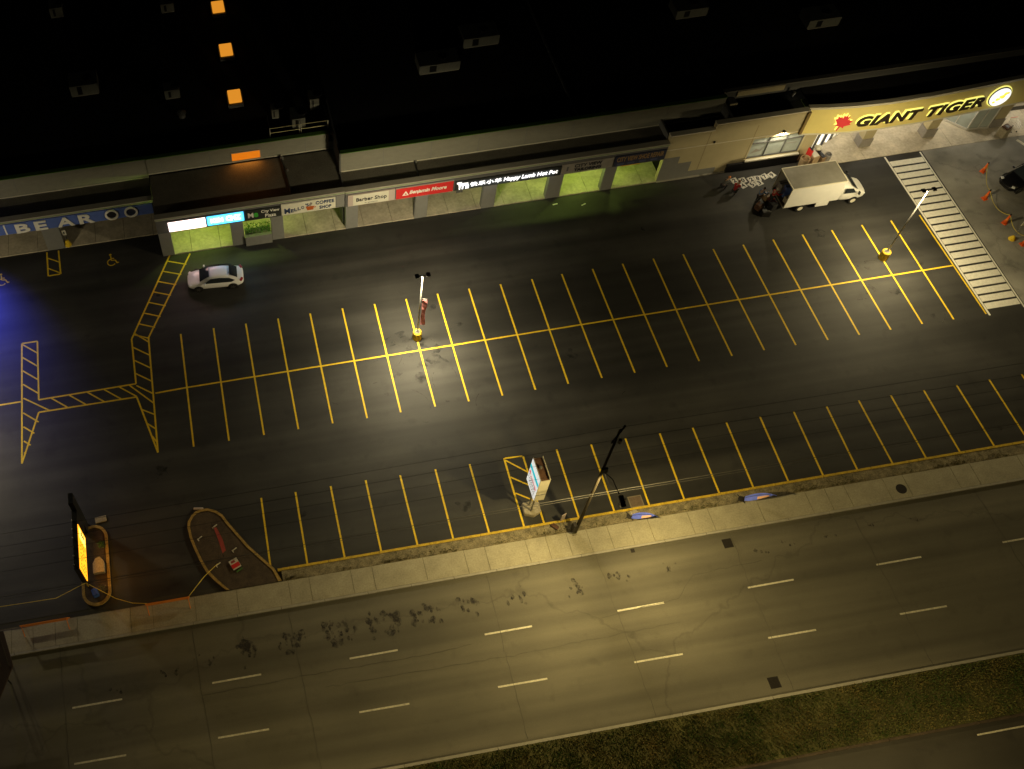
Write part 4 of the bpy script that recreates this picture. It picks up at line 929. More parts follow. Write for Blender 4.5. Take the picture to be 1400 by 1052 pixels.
def leafmesh(s, d, m, name, dx=0, dz=0):
    b = MB(); ca, sa = math.cos(R(-22)), math.sin(R(-22))
    ps = [(x*ca-y*sa, x*sa+y*ca) for x, y in leaf]
    v = [on_sign(52.6+dx, 4.5+dz, d)]+[on_sign(52.6+dx+x*s*.98, 4.5+dz+y*s, d) for x, y in ps]; n = len(leaf)
    b.add(v, [(0, 1+k, 1+(k+1) % n) for k in range(n)]); o = b.build(name, m, sg); q = o.modifiers.new('s', 'SOLIDIFY'); q.thickness = .05; return o
leafmesh(.88, .03, M['halo'], 'leaf_halo', -.05, .07); leafmesh(.82, .12, M['leaf'], 'maple_leaf')
def oval(rx, rz, d, m, name, cx=66.65, cz=4.62):
    b = MB(); n = 32
    v = [on_sign(cx, cz, d)]+[on_sign(cx+rx*math.cos(2*math.pi*k/n), cz+rz*math.sin(2*math.pi*k/n), d) for k in range(n)]
    b.add(v, [(0, 1+k, 1+(k+1) % n) for k in range(n)]); o = b.build(name, m, sg); q = o.modifiers.new('s', 'SOLIDIFY'); q.thickness = .05; return o
oval(1.08, .98, .05, M['halo'], 'oval_halo'); oval(1.0, .90, .12, M['blackp'], 'oval_rim'); oval(.93, .82, .19, M['litwhite'], 'oval_face')
random.seed(4)
for k in range(7): oval(random.uniform(.1, .22), random.uniform(.08, .2), .25, M['litgold'], 'oval_emblem', 66.65+(k-3)*.16+random.uniform(-.05, .05), 4.62+(k-3)*.10+random.uniform(-.1, .1))
light('oval_glow', 'POINT', (66.6, 56.2, 4.6), 12, (1, 1, .9), sg, .4)
# canopy soffit, columns, floor
MB().prism([(51.3, 57.3), (53.5, 57.0), (56.2, 56.85), (60, 56.88), (64, 57.1), (68, 57.3), (100, 57.6), (100, 62), (51.3, 62)], 3.36, 3.42).build('soffit', M['soffit'], gt)
MB().prism([(49.9, 57.7), (100, 57.7), (100, 60.2), (49.9, 60.2)], 5.7, 5.8).build('canopy_roof', M['roof'], gt)
b = MB(); x = 52.4
while x < 100: b.prism([(x, 56.3), (x+3.97, 56.3), (x+3.97, 62), (x, 62)], -.05, .02 if x > 60 else .05); x += 4
b.build('store_walkway', M['walk'], gt)
for x0 in (56.35, 62.3, 68.6):
    c = MB().box(x0+.06, x0+1.0, 57.75, 58.5, .95, 3.36).build('canopy_column', M['cream'], gt); MB().box(x0, x0+1.08, 57.66, 58.6, 0, .95).build('column_base', M['block'], gt, bevel=.02)
# storefront: lit glazing set back under the canopy
b = MB(); b.add([(51.35, 57.75, .1), (56.2, 59.9, .1), (56.2, 59.9, 3.3), (51.35, 57.75, 3.3)], [(0, 1, 2, 3)]); b.build('lit_glazing', M['storelit'], gt)
d = Vector((4.85, 2.15, 0)).normalized()
for u, mm, wd in ((.1, 'alu', .08), (.9, 'dgrey', .3), (1.5, 'streakbar', .14), (2.1, 'navy', .35), (2.7, 'streakbar', .08), (3.2, 'dgrey', .3), (3.9, 'alu', .1), (4.6, 'alu', .1)):  # glowing white bars draw the bright streaks of the lit front, no lamps
    p = Vector((51.35, 57.75, 0))+d*u-Vector((-.02, .06, 0)); MB().obox((p.x, p.y, 1.7), (wd, .06, 3.1), math.atan2(d.y, d.x)).build('mullion', M[mm], gt)
MB().box(55.0, 66.0, 61.2, 61.4, 0, 3.36).build('shop_wall', M['cream'], gt); MB().box(57, 65, 61.14, 61.2, .4, 2.8).build('lit_window', M['storelit'], gt)
# glass vestibule
P = [(65.1, 59.5), (66.5, 57.85), (68.35, 57.72), (71.4, 60.6)]
for (a, c) in zip(P[:-1], P[1:]):
    A_ = Vector(a); C_ = Vector(c); L = (C_-A_).length; mid = (A_+C_)/2; ang = math.atan2(C_.y-A_.y, C_.x-A_.x)
    MB().obox((mid.x, mid.y, 1.7), (L-.1, .03, 2.9), ang).build('vestibule_glass', M['winglass'], gt)
    MB().obox((mid.x, mid.y, .14), (L, .16, .22), ang).build('vestibule_sill', M['alu'], gt)
    for u in (0, .5): p = A_.lerp(C_, u); MB().obox((p.x, p.y, 1.7), (.09, .12, 3.1), ang).build('vestibule_frame', M['alu'], gt)
MB().box(71.6, 100, 59.4, 59.7, .9, 3.3).build('lit_window', M['storelit'], gt); MB().box(71.5, 100, 59.3, 59.72, 0, .55).build('window_plinth', M['dgrey'], gt); MB().box(71.5, 100, 59.25, 59.4, .55, .9).build('window_sill', M['alu'], gt)
b = MB()
for x in (72.4, 73.9, 75.3): b.box(x, x+.5, 59.34, 59.38, 1.2, 2.4)
b.build('window_poster', M['greyp'], gt)
# canopy downlights: real lamps of the entrance
for i, x in enumerate((54.2, 59.0, 64.8, 71.5)):
    t = thing('downlight', ['round downlight in the store soffit nearest the cardboard bins', 'round downlight in the store soffit between the two left columns', 'round downlight in the store soffit above the glass vestibule', 'round downlight in the store soffit at the far right'][i], 'lamp', (x, 58.9, 3.3))
    MB().lathe((x, 58.9, 3.28), [(.16, 0), (.16, .075)], 14).build('trim_ring', M['alu'], t); MB().lathe((x, 58.9, 3.26), [(.12, 0), (.12, .018)], 14).build('lens', M['lens'], t)
    light('down_light', 'SPOT', (x, 58.9, 3.2), 240, (1, .90, .70), t, .12, 170)
# bins, cartons and displays in the corner by the entrance
def cyl(name, x, y, r, h, m, label, cat, top=None):
    t = thing(name, label, cat, (x, y, 0)); MB().lathe((x, y, 0), [(r*.85, 0), (r, h*.9), (r*.95, h), (r*.8, h), (r*.75, h*.75)], 16).build('body', m, t, smooth=False)
    if top: MB().lathe((x, y, h*.7), [(r*.7, 0), (r*.5, .2), (.02, .28)], 12).build('contents', top, t)
cyl('display_bin', 50.75, 56.65, .42, .95, M['cardboard'], 'round cardboard bin left of the store entrance', 'bin', M['brownp'])
cyl('display_bin', 52.9, 56.75, .30, .9, M['greyp'], 'grey round bin nearest the truck roof at the entrance', 'bin', M['dgrey'])
for i, (x, y, sx, sy, h, m, lb) in enumerate(((51.6, 56.9, .6, .9, 1.0, 'cardboard', 'tall open cardboard carton beside the lit glass'), (52.3, 56.9, .4, 1.0, .8, 'brownp', 'brown shelf unit standing beside the tall carton'), (51.2, 57.05, .15, .5, 1.5, 'redp', 'narrow red upright display against the cream wall'))):
    t = thing('display_box', lb, 'display', (x, y, 0)); MB().obox((x, y, h/2), (sx, sy, h), R(10)).build('carton', M[m], t, bevel=.01); MB().obox((x, y, h+.03), (sx*.8, sy*.8, .05), R(10)).build('contents', M['ink' if i else 'whitep'], t)
t = thing('white_dome_lamp', 'white rounded inflatable dome display at the store entrance corner', 'display', (52.2, 57.6, 0)); MB().lathe((52.2, 57.5, .9), [(.1, 0), (.3, .08), (.33, .2), (.2, .34), (.05, .4)], 16).build('dome', M['whitep'], t, smooth=True); MB().tube([(52.2, 57.5, 0), (52.2, 57.5, .95)], .1, 8).build('stem', M['steel'], t)
t = thing('litter_bin', 'square stone litter bin with dark opening at the foot of the right column', 'bin', (69.2, 56.7, 0), R(20))
MB().obox((69.2, 56.7, .45), (.75, .7, .9), R(20)).build('body', M['stone'], t, bevel=.03); MB().obox((69.2, 56.7, .97), (.62, .58, .12), R(20)).build('lid', M['rust'], t, bevel=.02); MB().obox((69.2, 56.7, 1.04), (.3, .3, .02), R(20)).build('opening', M['blackp'], t)
t = thing('shopping_cart', 'metal shopping cart beside the stone litter bin', 'cart', (70.4, 57.0, 0))
b = MB()
for z in (.45, .65, .85):
    for a, c in (((70.1, 56.7), (70.7, 56.7)), ((70.7, 56.7), (70.75, 57.6)), ((70.75, 57.6), (70.05, 57.6)), ((70.05, 57.6), (70.1, 56.7))): b.tube([(*a, z), (*c, z)], .012, 5)
for k in range(7): b.tube([(70.1+k*.1, 56.7, .45), (70.06+k*.11, 57.6, .45)], .008, 4)
b.build('basket', M['steel'], t)
for x, y in ((70.15, 56.8), (70.65, 56.8), (70.1, 57.5), (70.7, 57.5)): MB().lathe((x, y, 0), [(.05, 0), (.05, .1)], 8).build('wheel', M['tyre'], t); 
MB().tube([(70.05, 57.65, .98), (70.75, 57.65, .98)], .02, 6).build('handle', M['redp'], t)

# ------------------------------------------------------------------ roof things
SK = 'orange lit skylights on the left roof'
for i, (y, lb) in enumerate(((68.05, 'orange lit skylight nearest the front, lowest of the three'), (74.0, 'orange lit skylight in the middle of the three'), (79.9, 'orange lit skylight farthest back, at the top edge'))):
    t = thing('skylight', lb, 'skylight', (2.93, y, 5.95), 0, SK)
    MB().box(2.28, 3.58, y-.88, y+.78, 5.9, 6.3).build('kerb', M['dgrey'], t)
    b = MB(); b.prism([(2.38, y-.72), (3.48, y-.72), (3.48, y+.72), (2.38, y+.72)], 6.30, 6.55); b.build('dome', M['skylight'], t, bevel=.06)
def hv(x0, x1, y0, y1, z0, z1, label, ext=1):
    t = thing('hvac_unit', label, 'rooftop unit', ((x0+x1)/2, y0, z0))
    MB().box(x0, x1, y0, y1, z0+.12, z1).build('casing', M['hvac'], t, bevel=.02); MB().box(x0+.1, x1-.1, y0+.1, y1-.1, z0, z0+.12).build('skid', M['rust'], t)
    wv = x1-x0; MB().box(x0+wv*.25, x0+wv*.42, y0-.015, y0+.01, z0+.2, z1-.1).build('grille', M['blackp'], t)
    MB().box(x0+wv*.02, x1-wv*.02, y0-.03, y0, z0+.06, z0+.12).build('base_rail', M['fascia'], t)
    MB().lathe(((x0+x1)/2+.4, (y0+y1)/2, z1), [(.4, 0), (.4, .1), (.32, .12)], 16).build('fan', M['blackp'], t)
    return t
hv(18.75, 22.3, 67.4, 69.2, 6.4, 7.35, 'long rooftop air unit whose front catches the lot light, left of a pair')
hv(23.2, 26.4, 69.9, 71.8, 6.4, 7.4, 'long rooftop air unit set further back, right of a pair')
hv(42.3, 45.2, 69.8, 71.6, 6.4, 7.3, 'rooftop air unit alone in the dark at top right of centre'); hv(53.0, 55.9, 66.4, 68.2, 6.25, 7.2, 'rooftop air unit alone in the dark above the yellow sign')
hv(-10.8, -8.4, 71.2, 73.0, 5.95, 7.1, 'rooftop air unit on the left roof, farthest left'); hv(-2.9, -1.6, 69.3, 70.4, 5.95, 6.9, 'small rooftop air unit left of the skylights')
hv(-12.2, -11.0, 82.0, 83.4, 5.95, 7.0, 'rooftop air unit near the top left corner'); hv(-2.2, -1.0, 80.6, 81.8, 5.95, 6.9, 'rooftop air unit near the top edge left of the skylights')
tag(MB().lathe((-1.7, 67.0, 5.95), [(.28, 0), (.28, .4), (.4, .45), (.05, .7)], 12).build('roof_ventilator', M['steel']), 'small metal ventilator on the left roof below the small air unit', 'vent')
for i, (x0, x1) in enumerate(((5.25, 7.7), (7.85, 10.1))):
    t = thing('guard_rail', ['pale steel guard rail at the roof edge, left half', 'pale steel guard rail at the roof edge, right half'][i], 'railing', (x0, 63.3, 5.95), 0, 'guard rails at the roof edge')
    for z in (6.35, 6.85): MB().tube([(x0, 63.2, z), (x1, 63.2, z)], .03, 6).build('rail', mat('rail_yellow', (.62, .55, .28), .5), t)
    for x in (x0, x1): MB().tube([(x, 63.2, 5.95), (x, 63.2, 6.88)], .035, 6).build('upright', M['creamtrim'], t); MB().tube([(x, 63.2, 6.85), (x, 65.2, 6.85)], .02, 6).build('side_rail', M['dgrey'], t)
hv(7.2, 8.3, 63.7, 65.2, 5.95, 7.0, 'small rooftop unit behind the guard rails')
hv(5.7, 6.3, 65.2, 66.0, 5.95, 6.9, 'tiny rooftop unit behind the left guard rail'); hv(9.0, 9.8, 65.6, 66.8, 5.95, 7.1, 'tiny rooftop unit behind the right guard rail')
MB().box(30.3, 30.5, 60.0, 110, 6.4, 6.45).build('roof_seam', M['dgrey'], bd)
# blue sign light beyond the left edge
t = thing('blue_box_sign', 'blue lit box sign on the canopy beyond the left edge', 'sign', (-22.5, 59.6, 4.3))
MB().box(-24, -22.4, 59.5, 60.0, 4.4, 6.2).build('cabinet', M['black'], t); MB().box(-22.4, -22.36, 59.55, 59.95, 4.7, 6.1).build('lit_face', mat('lit_blue', (.05, .05, .8), .5, emit=(.05, .09, 1), es=6), t)
light('blue_sign_light', 'SPOT', (-22.3, 59.3, 5.6), 13000, (.08, .10, 1), t, .6, 96, rot=(R(-44), R(2), 0)).data.spot_blend = 1.0

# ------------------------------------------------------------------ vehicles
def loft(stations, nring, sub=1):
    """stations: (x, halfwidth, zbottom, zshoulder, ztop)"""
    b = MB(); v = []
    for (x, hw, zb, zs, zt) in stations:
        prof = [(-hw*.80, zb), (-hw*.97, zb+.10), (-hw, zb+(zs-zb)*.55), (-hw*.965, zs), (-hw*.80, zt-.015), (-hw*.4, zt), (0, zt+.008)]
        prof = prof+[(-p[0], p[1]) for p in reversed(prof[:-1])]
        v += [(x, p[0], p[1]) for p in prof]
    n = 13; f = []
    for i in range(len(stations)-1):
        for k in range(n-1): f.append((i*n+k, i*n+k+1, (i+1)*n+k+1, (i+1)*n+k))
        f.append((i*n+n-1, i*n, (i+1)*n, (i+1)*n+n-1))
    f += [tuple(range(n)), tuple(reversed(range((len(stations)-1)*n, len(stations)*n)))]
    b.add(v, f); return b
def wheel(x, y, r, t, wd=.22, s=1):
    b = MB(); n = 20; v = []; prof = [(r*.62, -wd/2), (r*.95, -wd/2), (r, -wd/2+.03), (r, wd/2-.03), (r*.95, wd/2), (r*.62, wd/2)]
    for k in range(n):
        a = 2*math.pi*k/n
        for rr, yy in prof: v.append((x+rr*math.cos(a), y+yy, r+rr*math.sin(a)))
    m_ = len(prof); b.add(v, [(k*m_+j, ((k+1) % n)*m_+j, ((k+1) % n)*m_+(j+1) % m_, k*m_+(j+1) % m_) for k in range(n) for j in range(m_)])
    W_ = b.build('wheel', M['tyre'], t, world=False, recalc=True)
    b = MB(); yy = y+s*(wd/2-.03)
    b.add([(x+r*.6*math.cos(2*math.pi*k/n), yy, r+r*.6*math.sin(2*math.pi*k/n)) for k in range(n)], [tuple(range(n))])
    for k in range(5):
        a = 2*math.pi*k/5; b.add([(x+.03*math.sin(a), yy+s*.02, r-.03*math.cos(a)), (x-.03*math.sin(a), yy+s*.02, r+.03*math.cos(a)), (x+r*.58*math.cos(a)-.04*math.sin(a), yy+s*.02, r+r*.58*math.sin(a)+.04*math.cos(a)), (x+r*.58*math.cos(a)+.04*math.sin(a), yy+s*.02, r+r*.58*math.sin(a)-.04*math.cos(a))], [(0, 1, 2, 3)])
    b.build('rim', M['rim'], W_, world=False)
def car(loc, rz, label, paint, suv=False, L=4.62):
    """nose towards local -x"""
    t = thing('parked_car', label, 'car', loc, rz); h = L/2; k = 1.14 if suv else 1.0; top = 1.72 if suv else 1.42; belt = 1.02 if suv else .90
    st = [(-h, .40, .32, .50, .58), (-h+.07, .62, .26, .58, .66), (-h+.30, .80, .20, .68*k, .78*k), (-h+.9, .90, .19, .74*k, .87*k), (-h+1.45, .91, .19, .80*k, belt), (0, .92, .19, .84*k, belt+.02), (h-1.1, .92, .19, .86*k, belt+.05), (h-.6, .91, .21, .86*k, belt+.07), (h-.25, .83, .26, .82*k, belt+.04), (h-.07, .68, .32, .70*k, .90*k), (h, .48, .38, .62, .80*k)]
    loft(st, 13).build('body', paint, t, smooth=True, world=False, sub=1, recalc=True)
    xa, xb = (-h+1.02, h-.42) if not suv else (-h+1.15, h-.15)
    ra, rb = (-h+1.92, h-1.22) if not suv else (-h+1.85, h-.5)
    wb, wt = .80, .60
    cs = [(xa, wb*.9, belt), (ra, wt, top-.03), ((ra+rb)/2, wt+.03, top+.01), (rb, wt, top-.05), (xb, wb*.88, belt+.04)]
    b = MB(); v = []
    for i, (x, hw, z) in enumerate(cs):
        u = i in (0, 4)
        wb_ = wb*.93 if u else wb
        v += [(x if u else (x), -wb_, belt-.02), (x, -hw, z-.06 if not u else z), (x, -hw*.55, z), (x, hw*.55, z), (x, hw, z-.06 if not u else z), (x, wb_, belt-.02)]
    f = []
    for i in range(4):
        for q in range(5): f.append((i*6+q, i*6+q+1, (i+1)*6+q+1, (i+1)*6+q))
    b.add(v, f); b.build('roof', paint, t, smooth=True, world=False, sub=2, recalc=True)
    def lerp(a, c, u): return tuple(a[i]+(c[i]-a[i])*u for i in range(3))
    def pane(nm, a, b_, c, d, off):   # quads curved slightly, standing proud of the cabin
        g = MB(); N = 4; vv = []
        for i in range(N+1):
            for j in range(N+1):
                p = Vector(lerp(lerp(a, b_, i/N), lerp(d, c, i/N), j/N)); s_ = 1-((i/N-.5)*2)**2*.5-((j/N-.5)*2)**2*.5
                vv.append(tuple(p+Vector(off)*(1+.9*s_)))
        g.add(vv, [(i*(N+1)+j, (i+1)*(N+1)+j, (i+1)*(N+1)+j+1, i*(N+1)+j+1) for i in range(N) for j in range(N)]); return g.build(nm, M['glass'], t, smooth=True, world=False)
    pane('windscreen', (xa+.06, -wb*.82, belt+.05), (xa+.06, wb*.82, belt+.05), (ra-.04, wt*.86, top-.06), (ra-.04, -wt*.86, top-.06), (-.035, 0, .045))
    pane('rear_window', (xb-.12, -wb*.72, belt+.10), (xb-.12, wb*.72, belt+.10), (rb+.06, wt*.84, top-.08), (rb+.06, -wt*.84, top-.08), (.03, 0, .05))
    for s in (-1, 1):
        g = MB(); pts = [(xa+.30, belt+.02), (ra+.02, top-.12), ((ra+rb)/2, top-.09), (rb+.05, top-.15), (xb-.30, belt+.14), (xb-.6, belt+.0)]
        if suv: pts = [(xa+.3, belt+.05), (ra+.08, top-.2), ((ra+rb)/2, top-.17), (rb, top-.2), (xb-.25, belt+.1)]
        vv = []
        for x, z in pts: u = (z-belt)/(top-belt); vv.append((x, s*(wb+.055-(wb-wt)*u*.95+.02), z))
        g.add(vv, [tuple(range(len(pts)))] if s < 0 else [tuple(reversed(range(len(pts))))]); g.build('side_window', M['glass'], t, world=False)
        MB().box((ra+rb)/2-.05, (ra+rb)/2+.02, *(sorted((s*(wb-.06), s*(wb-.015)))), belt+.05, top-.15).build('door_pillar', M['black'], t, world=False)
        MB().obox((xa+.42, s*(.98), belt+.07), (.14, .20, .13)).build('mirror', paint, t, world=False, bevel=.03)
        MB().obox((-h+.30, s*.60, .665*k), (.36, .26, .10), s*R(-30), 0).build('headlight', M['hlamp'], t, world=False, bevel=.03)
        MB().obox((h-.20, s*.66, .87*k), (.20, .34, .12), s*R(24), 0).build('tail_light', M['tail'], t, world=False, bevel=.03)
        MB().box(-.3, -.12, *sorted((s*.915, s*.935)), .74*k, .77*k).build('door_handle', M['alu'], t, world=False)
        for x in (-h+.88, h-.92):
            g = MB(); n = 16; g.add([(x+.40*math.cos(math.pi*2*q/n), s*.926, .36+.40*math.sin(math.pi*2*q/n)) for q in range(n)], [tuple(range(n))]); g.build('wheel_arch', M['blackp'], t, world=False)
            wheel(x, s*.84, .33, t, .22, s)
    MB().box(-h-.01, -h+.05, -.45, .45, .36, .50).build('grille', M['blackp'], t, world=False)
    return t
car((-1.05, 53.75, 0), R(-4), 'white hatchback parked in front of the glowing light box signs', M['carwhite'])
car((68.2, 51.35, 0), R(14), 'black sport utility car at the right edge behind the orange cones', M['carblack'], True, 4.7)

# box truck
tx = thing('box_truck', 'white box truck with its rear open, parked in front of the cream store wall', 'truck', (50, 52.85, 0))
ya, yb_ = 51.62, 53.98; x0, x1 = 46.6, 51.3
b = MB(); b.box(x0, x1, ya, ya+.05, .95, 3.15); b.box(x0, x1, yb_-.05, yb_, .95, 3.15); b.box(x1-.05, x1, ya+.05, yb_-.05, .95, 3.15); b.build('box_walls', M['truckwhite'], tx)
MB().box(x0, x1, ya-.01, yb_+.01, 3.15, 3.2).build('box_roof', M['truckroof'], tx)
b = MB(); b.box(x0, x1, ya-.03, ya+.03, 3.13, 3.22); b.box(x0, x1, yb_-.03, yb_+.03, 3.13, 3.22); b.box(x0-.02, x0+.05, ya+.03, yb_-.03, 3.14, 3.22); b.box(x1-.05, x1+.02, ya+.03, yb_-.03, 3.14, 3.22); b.build('roof_rail', M['creamtrim'], tx)
MB().box(x0, x1, ya+.05, yb_-.05, .93, 1.0).build('box_floor', M['wood'], tx)
b = MB(); b.box(x0-.03, x0, ya, ya+.08, .9, 3.15); b.box(x0-.03, x0, yb_-.08, yb_, .9, 3.15); b.box(x0-.03, x0, ya+.08, yb_-.08, .82, .93); b.build('rear_frame', M['fascia'], tx)
MB().box(x0+.1, x1+1.9, 52.3, 53.3, .45, .75).build('chassis', M['black'], tx); MB().box(x0-1.0, x0-.05, 52.0, 53.6, .40, .46).build('tail_lift', M['black'], tx)
MB().box(49.5, 50.6, ya+.02, ya+.12, .45, .88).build('side_skirt', M['truckwhite'], tx)
st = [(51.35, .98, .45, 1.6, 2.15), (51.9, 1.0, .40, 1.55, 2.15), (52.4, 1.0, .38, 1.35, 2.02), (53.0, .99, .36, 1.2, 1.42), (53.5, .96, .36, 1.02, 1.22), (53.9, .86, .38, .9, 1.05), (54.05, .66, .42, .75, .9)]
lb = loft(st, 13); lb.v = [(x, y+52.8, z) for x, y, z in lb.v]; lb.build('cab', M['truckwhite'], tx, smooth=True, sub=1, recalc=True)
b = MB(); b.add([(52.36, 52.02, 1.98), (52.36, 53.58, 1.98), (53.02, 53.62, 1.44), (53.02, 51.98, 1.44)], [(3, 2, 1, 0)]); b.v = [(x+.05, y, z+.06) for x, y, z in b.v]; b.build('windscreen', M['glass'], tx)
for s in (-1, 1):
    y = 52.8+s*.985
    b = MB(); b.add([(51.75, y, 1.42), (52.85, y, 1.36), (52.45, 52.8+s*.93, 1.88), (51.8, 52.8+s*.92, 1.95)], [(0, 1, 2, 3)]); b.v = [(x, yy+s*.05, z) for x, yy, z in b.v]; b.build('side_window', M['glass'], tx)
    MB().obox((53.0, 52.8+s*1.2, 1.45), (.12, .22, .3)).build('mirror', M['black'], tx, bevel=.03); MB().obox((53.82, 52.8+s*.72, .85), (.2, .25, .14)).build('headlight', M['hlamp'], tx, bevel=.03)
tr = thing('t', '', ''); bpy.data.objects.remove(tr)
for x in (48.3, 52.95):
    for s in (-1, 1):
        W0 = MB(); n = 20; v = []; r = .38; wd = .28; yc = 52.8+s*.93
        for k in range(n):
            a = 2*math.pi*k/n
            for rr, yy in ((r*.6, -wd/2), (r, -wd/2+.02), (r, wd/2-.02), (r*.6, wd/2)): v.append((x+rr*math.cos(a), yc+yy, r+rr*math.sin(a)))
        W0.add(v, [(k*4+j, ((k+1) % n)*4+j, ((k+1) % n)*4+(j+1) % 4, k*4+(j+1) % 4) for k in range(n) for j in range(4)])
        wo = W0.build('wheel', M['tyre'], tx, recalc=True)
        MB().add([(x+r*.6*math.cos(2*math.pi*k/n), yc+s*(wd/2-.01), r+r*.6*math.sin(2*math.pi*k/n)) for k in range(n)], [tuple(range(n))]).build('rim', M['creamtrim'], wo)
# cargo behind and inside the truck
CG = 'cargo around the open truck'
for i, (x, y, z, sx, sy, sz, m, lb, rz) in enumerate((
    (47.1, 53.5, 1.0, .7, .6, .9, 'greyp', 'grey carton inside the truck at the far wall', 5), (47.2, 52.9, 1.0, .55, .45, 1.1, 'bluep', 'blue crate standing inside the truck', -8), (47.1, 52.15, 1.0, .6, .55, .6, 'stone', 'pale carton inside the truck at the near wall', 12),
    (45.9, 52.1, .46, .5, .5, .7, 'black', 'black case on the tail lift, near side', 10), (45.4, 51.9, 0, .7, .45, .55, 'blackp', 'black case on the asphalt behind the tail lift', -15), (45.8, 53.3, .46, .45, .6, .5, 'brownp', 'brown crate on the tail lift, far side', 20),
    (45.1, 52.7, 0, .5, .5, .6, 'rust', 'rusty brown crate on the asphalt behind the truck', 30), (46.2, 52.7, .46, .4, .5, .35, 'redp', 'low red box on the tail lift', 0), (47.9, 52.9, 1.0, .7, 1.4, 1.3, 'dgrey', 'tall dark wrapped load deep inside the truck', 0))):
    t = thing('cargo_box', lb, 'box', (x, y, z), R(rz), CG)
    MB().box(-sx/2, sx/2, -sy/2, sy/2, 0, sz).build('case', M[m], t, world=False, bevel=.03); MB().box(-sx/2-.005, sx/2+.005, -.04, .04, sz-.02, sz+.012).build('strap', M['ink' if m != 'blackp' else 'dgrey'], t, world=False)

# ------------------------------------------------------------------ number cards
CD = [('2', 44.38, 56.1, 12), ('0', 45.1, 56.0, 8), ('2', 45.85, 55.95, 12), ('8', 46.42, 55.97, -5), ('7', 47.1, 56.05, 22), ('9', 47.75, 56.1, 28), ('4', 44.9, 55.42, 22), ('5', 45.68, 55.38, 32), ('3', 46.35, 55.45, 18)]
LB = ['white card showing 2, leftmost in the upper row of cards', 'white card showing 0, second in the upper row', 'white card showing 2, between the 0 and the 8', 'white card showing 8 in the upper row', 'white card showing 7 in the upper row', 'white card showing 9, rightmost and nearest the truck', 'white card showing 4, leftmost of the lower row', 'white card showing 5, tilted, middle of the lower row', 'white card showing 3, right end of the lower row']
for (ch, x, y, rz), lb in zip(CD, LB):
    t = thing('number_card', lb, 'card', (x, y, .02), R(rz), 'number cards laid on the asphalt')
    MB().box(-.29, .29, -.29, .29, 0, .012).build('card', M['card'], t, world=False)
    vs, fs = text_geo(ch, .30, .42, 0, .04, .5); b = MB(); b.add([(v[0]-.15, v[1]-.21, .014+(v[2]+.5)*.004) for v in vs], fs); b.build('digit', M['ink'], t, world=False)
    b = MB()
    for a, c in (((-.25, -.25), (.25, -.25)), ((.25, -.25), (.25, .25)), ((.25, .25), (-.25, .25)), ((-.25, .25), (-.25, -.25))): b.line(a, c, .014, .0145)
    b.build('border', M['ink'], t, world=False)

# ------------------------------------------------------------------ cones, chains
CO = 'orange cones joined by yellow chain'
def cone(x, y, lb):
    t = thing('traffic_cone', lb, 'cone', (x, y, 0), random.uniform(0, 1), CO)
    MB().obox((0, 0, .03), (.42, .42, .06)).build('base', M['orange'], t, world=False, bevel=.01)
    MB().lathe((0, 0, .06), [(.17, 0), (.10, .5), (.07, .85), (.065, .92)], 16).build('cone_body', M['orange'], t, world=False, smooth=True)
    MB().lathe((0, 0, .42), [(.120, 0), (.108, .12)], 16).build('reflective_band', M['barr'], t, world=False); MB().lathe((0, 0, .97), [(.06, 0), (.07, .05), (.06, .12)], 12).build('cap', M['blackp'], t, world=False)
CP = [(65.45, 53.0), (64.05, 50.1), (64.3, 47.3), (64.55, 44.9)]
for (x, y), lb in zip(CP, ('orange cone farthest from the camera, nearest the store', 'orange cone second from the store, left of the black car', 'orange cone third from the store, below the black car', 'orange cone nearest the camera at the right edge')): cone(x, y, lb)
def chain(a, c, lb, sag=.35):
    pts = [(a[0]+(c[0]-a[0])*k/12, a[1]+(c[1]-a[1])*k/12, .98-4*sag*(k/12)*(1-k/12)) for k in range(13)]
    tag(MB().tube(pts, .02, 5).build('plastic_chain', M['chain']), lb, 'chain', 'yellow chains between the cones')
chain(CP[0], CP[1], 'yellow chain between the two cones nearest the store', .5); chain(CP[1], CP[2], 'yellow chain between the second and third cones', .6); chain(CP[2], CP[3], 'yellow chain between the two nearest cones', .6)
t = thing('signpost', 'thin post on a yellow cone base at the right edge', 'sign', (64.0, 45.6, 0))
MB().lathe((64.0, 45.6, 0), [(.28, 0), (.26, .08), (.12, .35), (.08, .4)], 12).build('base', M['yellow'], t); MB().tube([(64.0, 45.6, .4), (64.0, 45.6, 2.1)], .03, 6).build('post', M['steel'], t); MB().box(63.8, 64.2, 45.57, 45.6, 1.7, 2.2).build('plate', M['whitep'], t)
for i, (x, y, a) in enumerate(((28.55, 56.5, 5), (30.9, 56.0, 20))):
    tag(MB().obox((x, y, .015), (.42, .09, .03), R(a)).build('paper_scrap', M['card']), ['pale paper scrap on the asphalt before the hot pot bay', 'pale paper scrap on the asphalt before the tailoring bay'][i], 'litter')

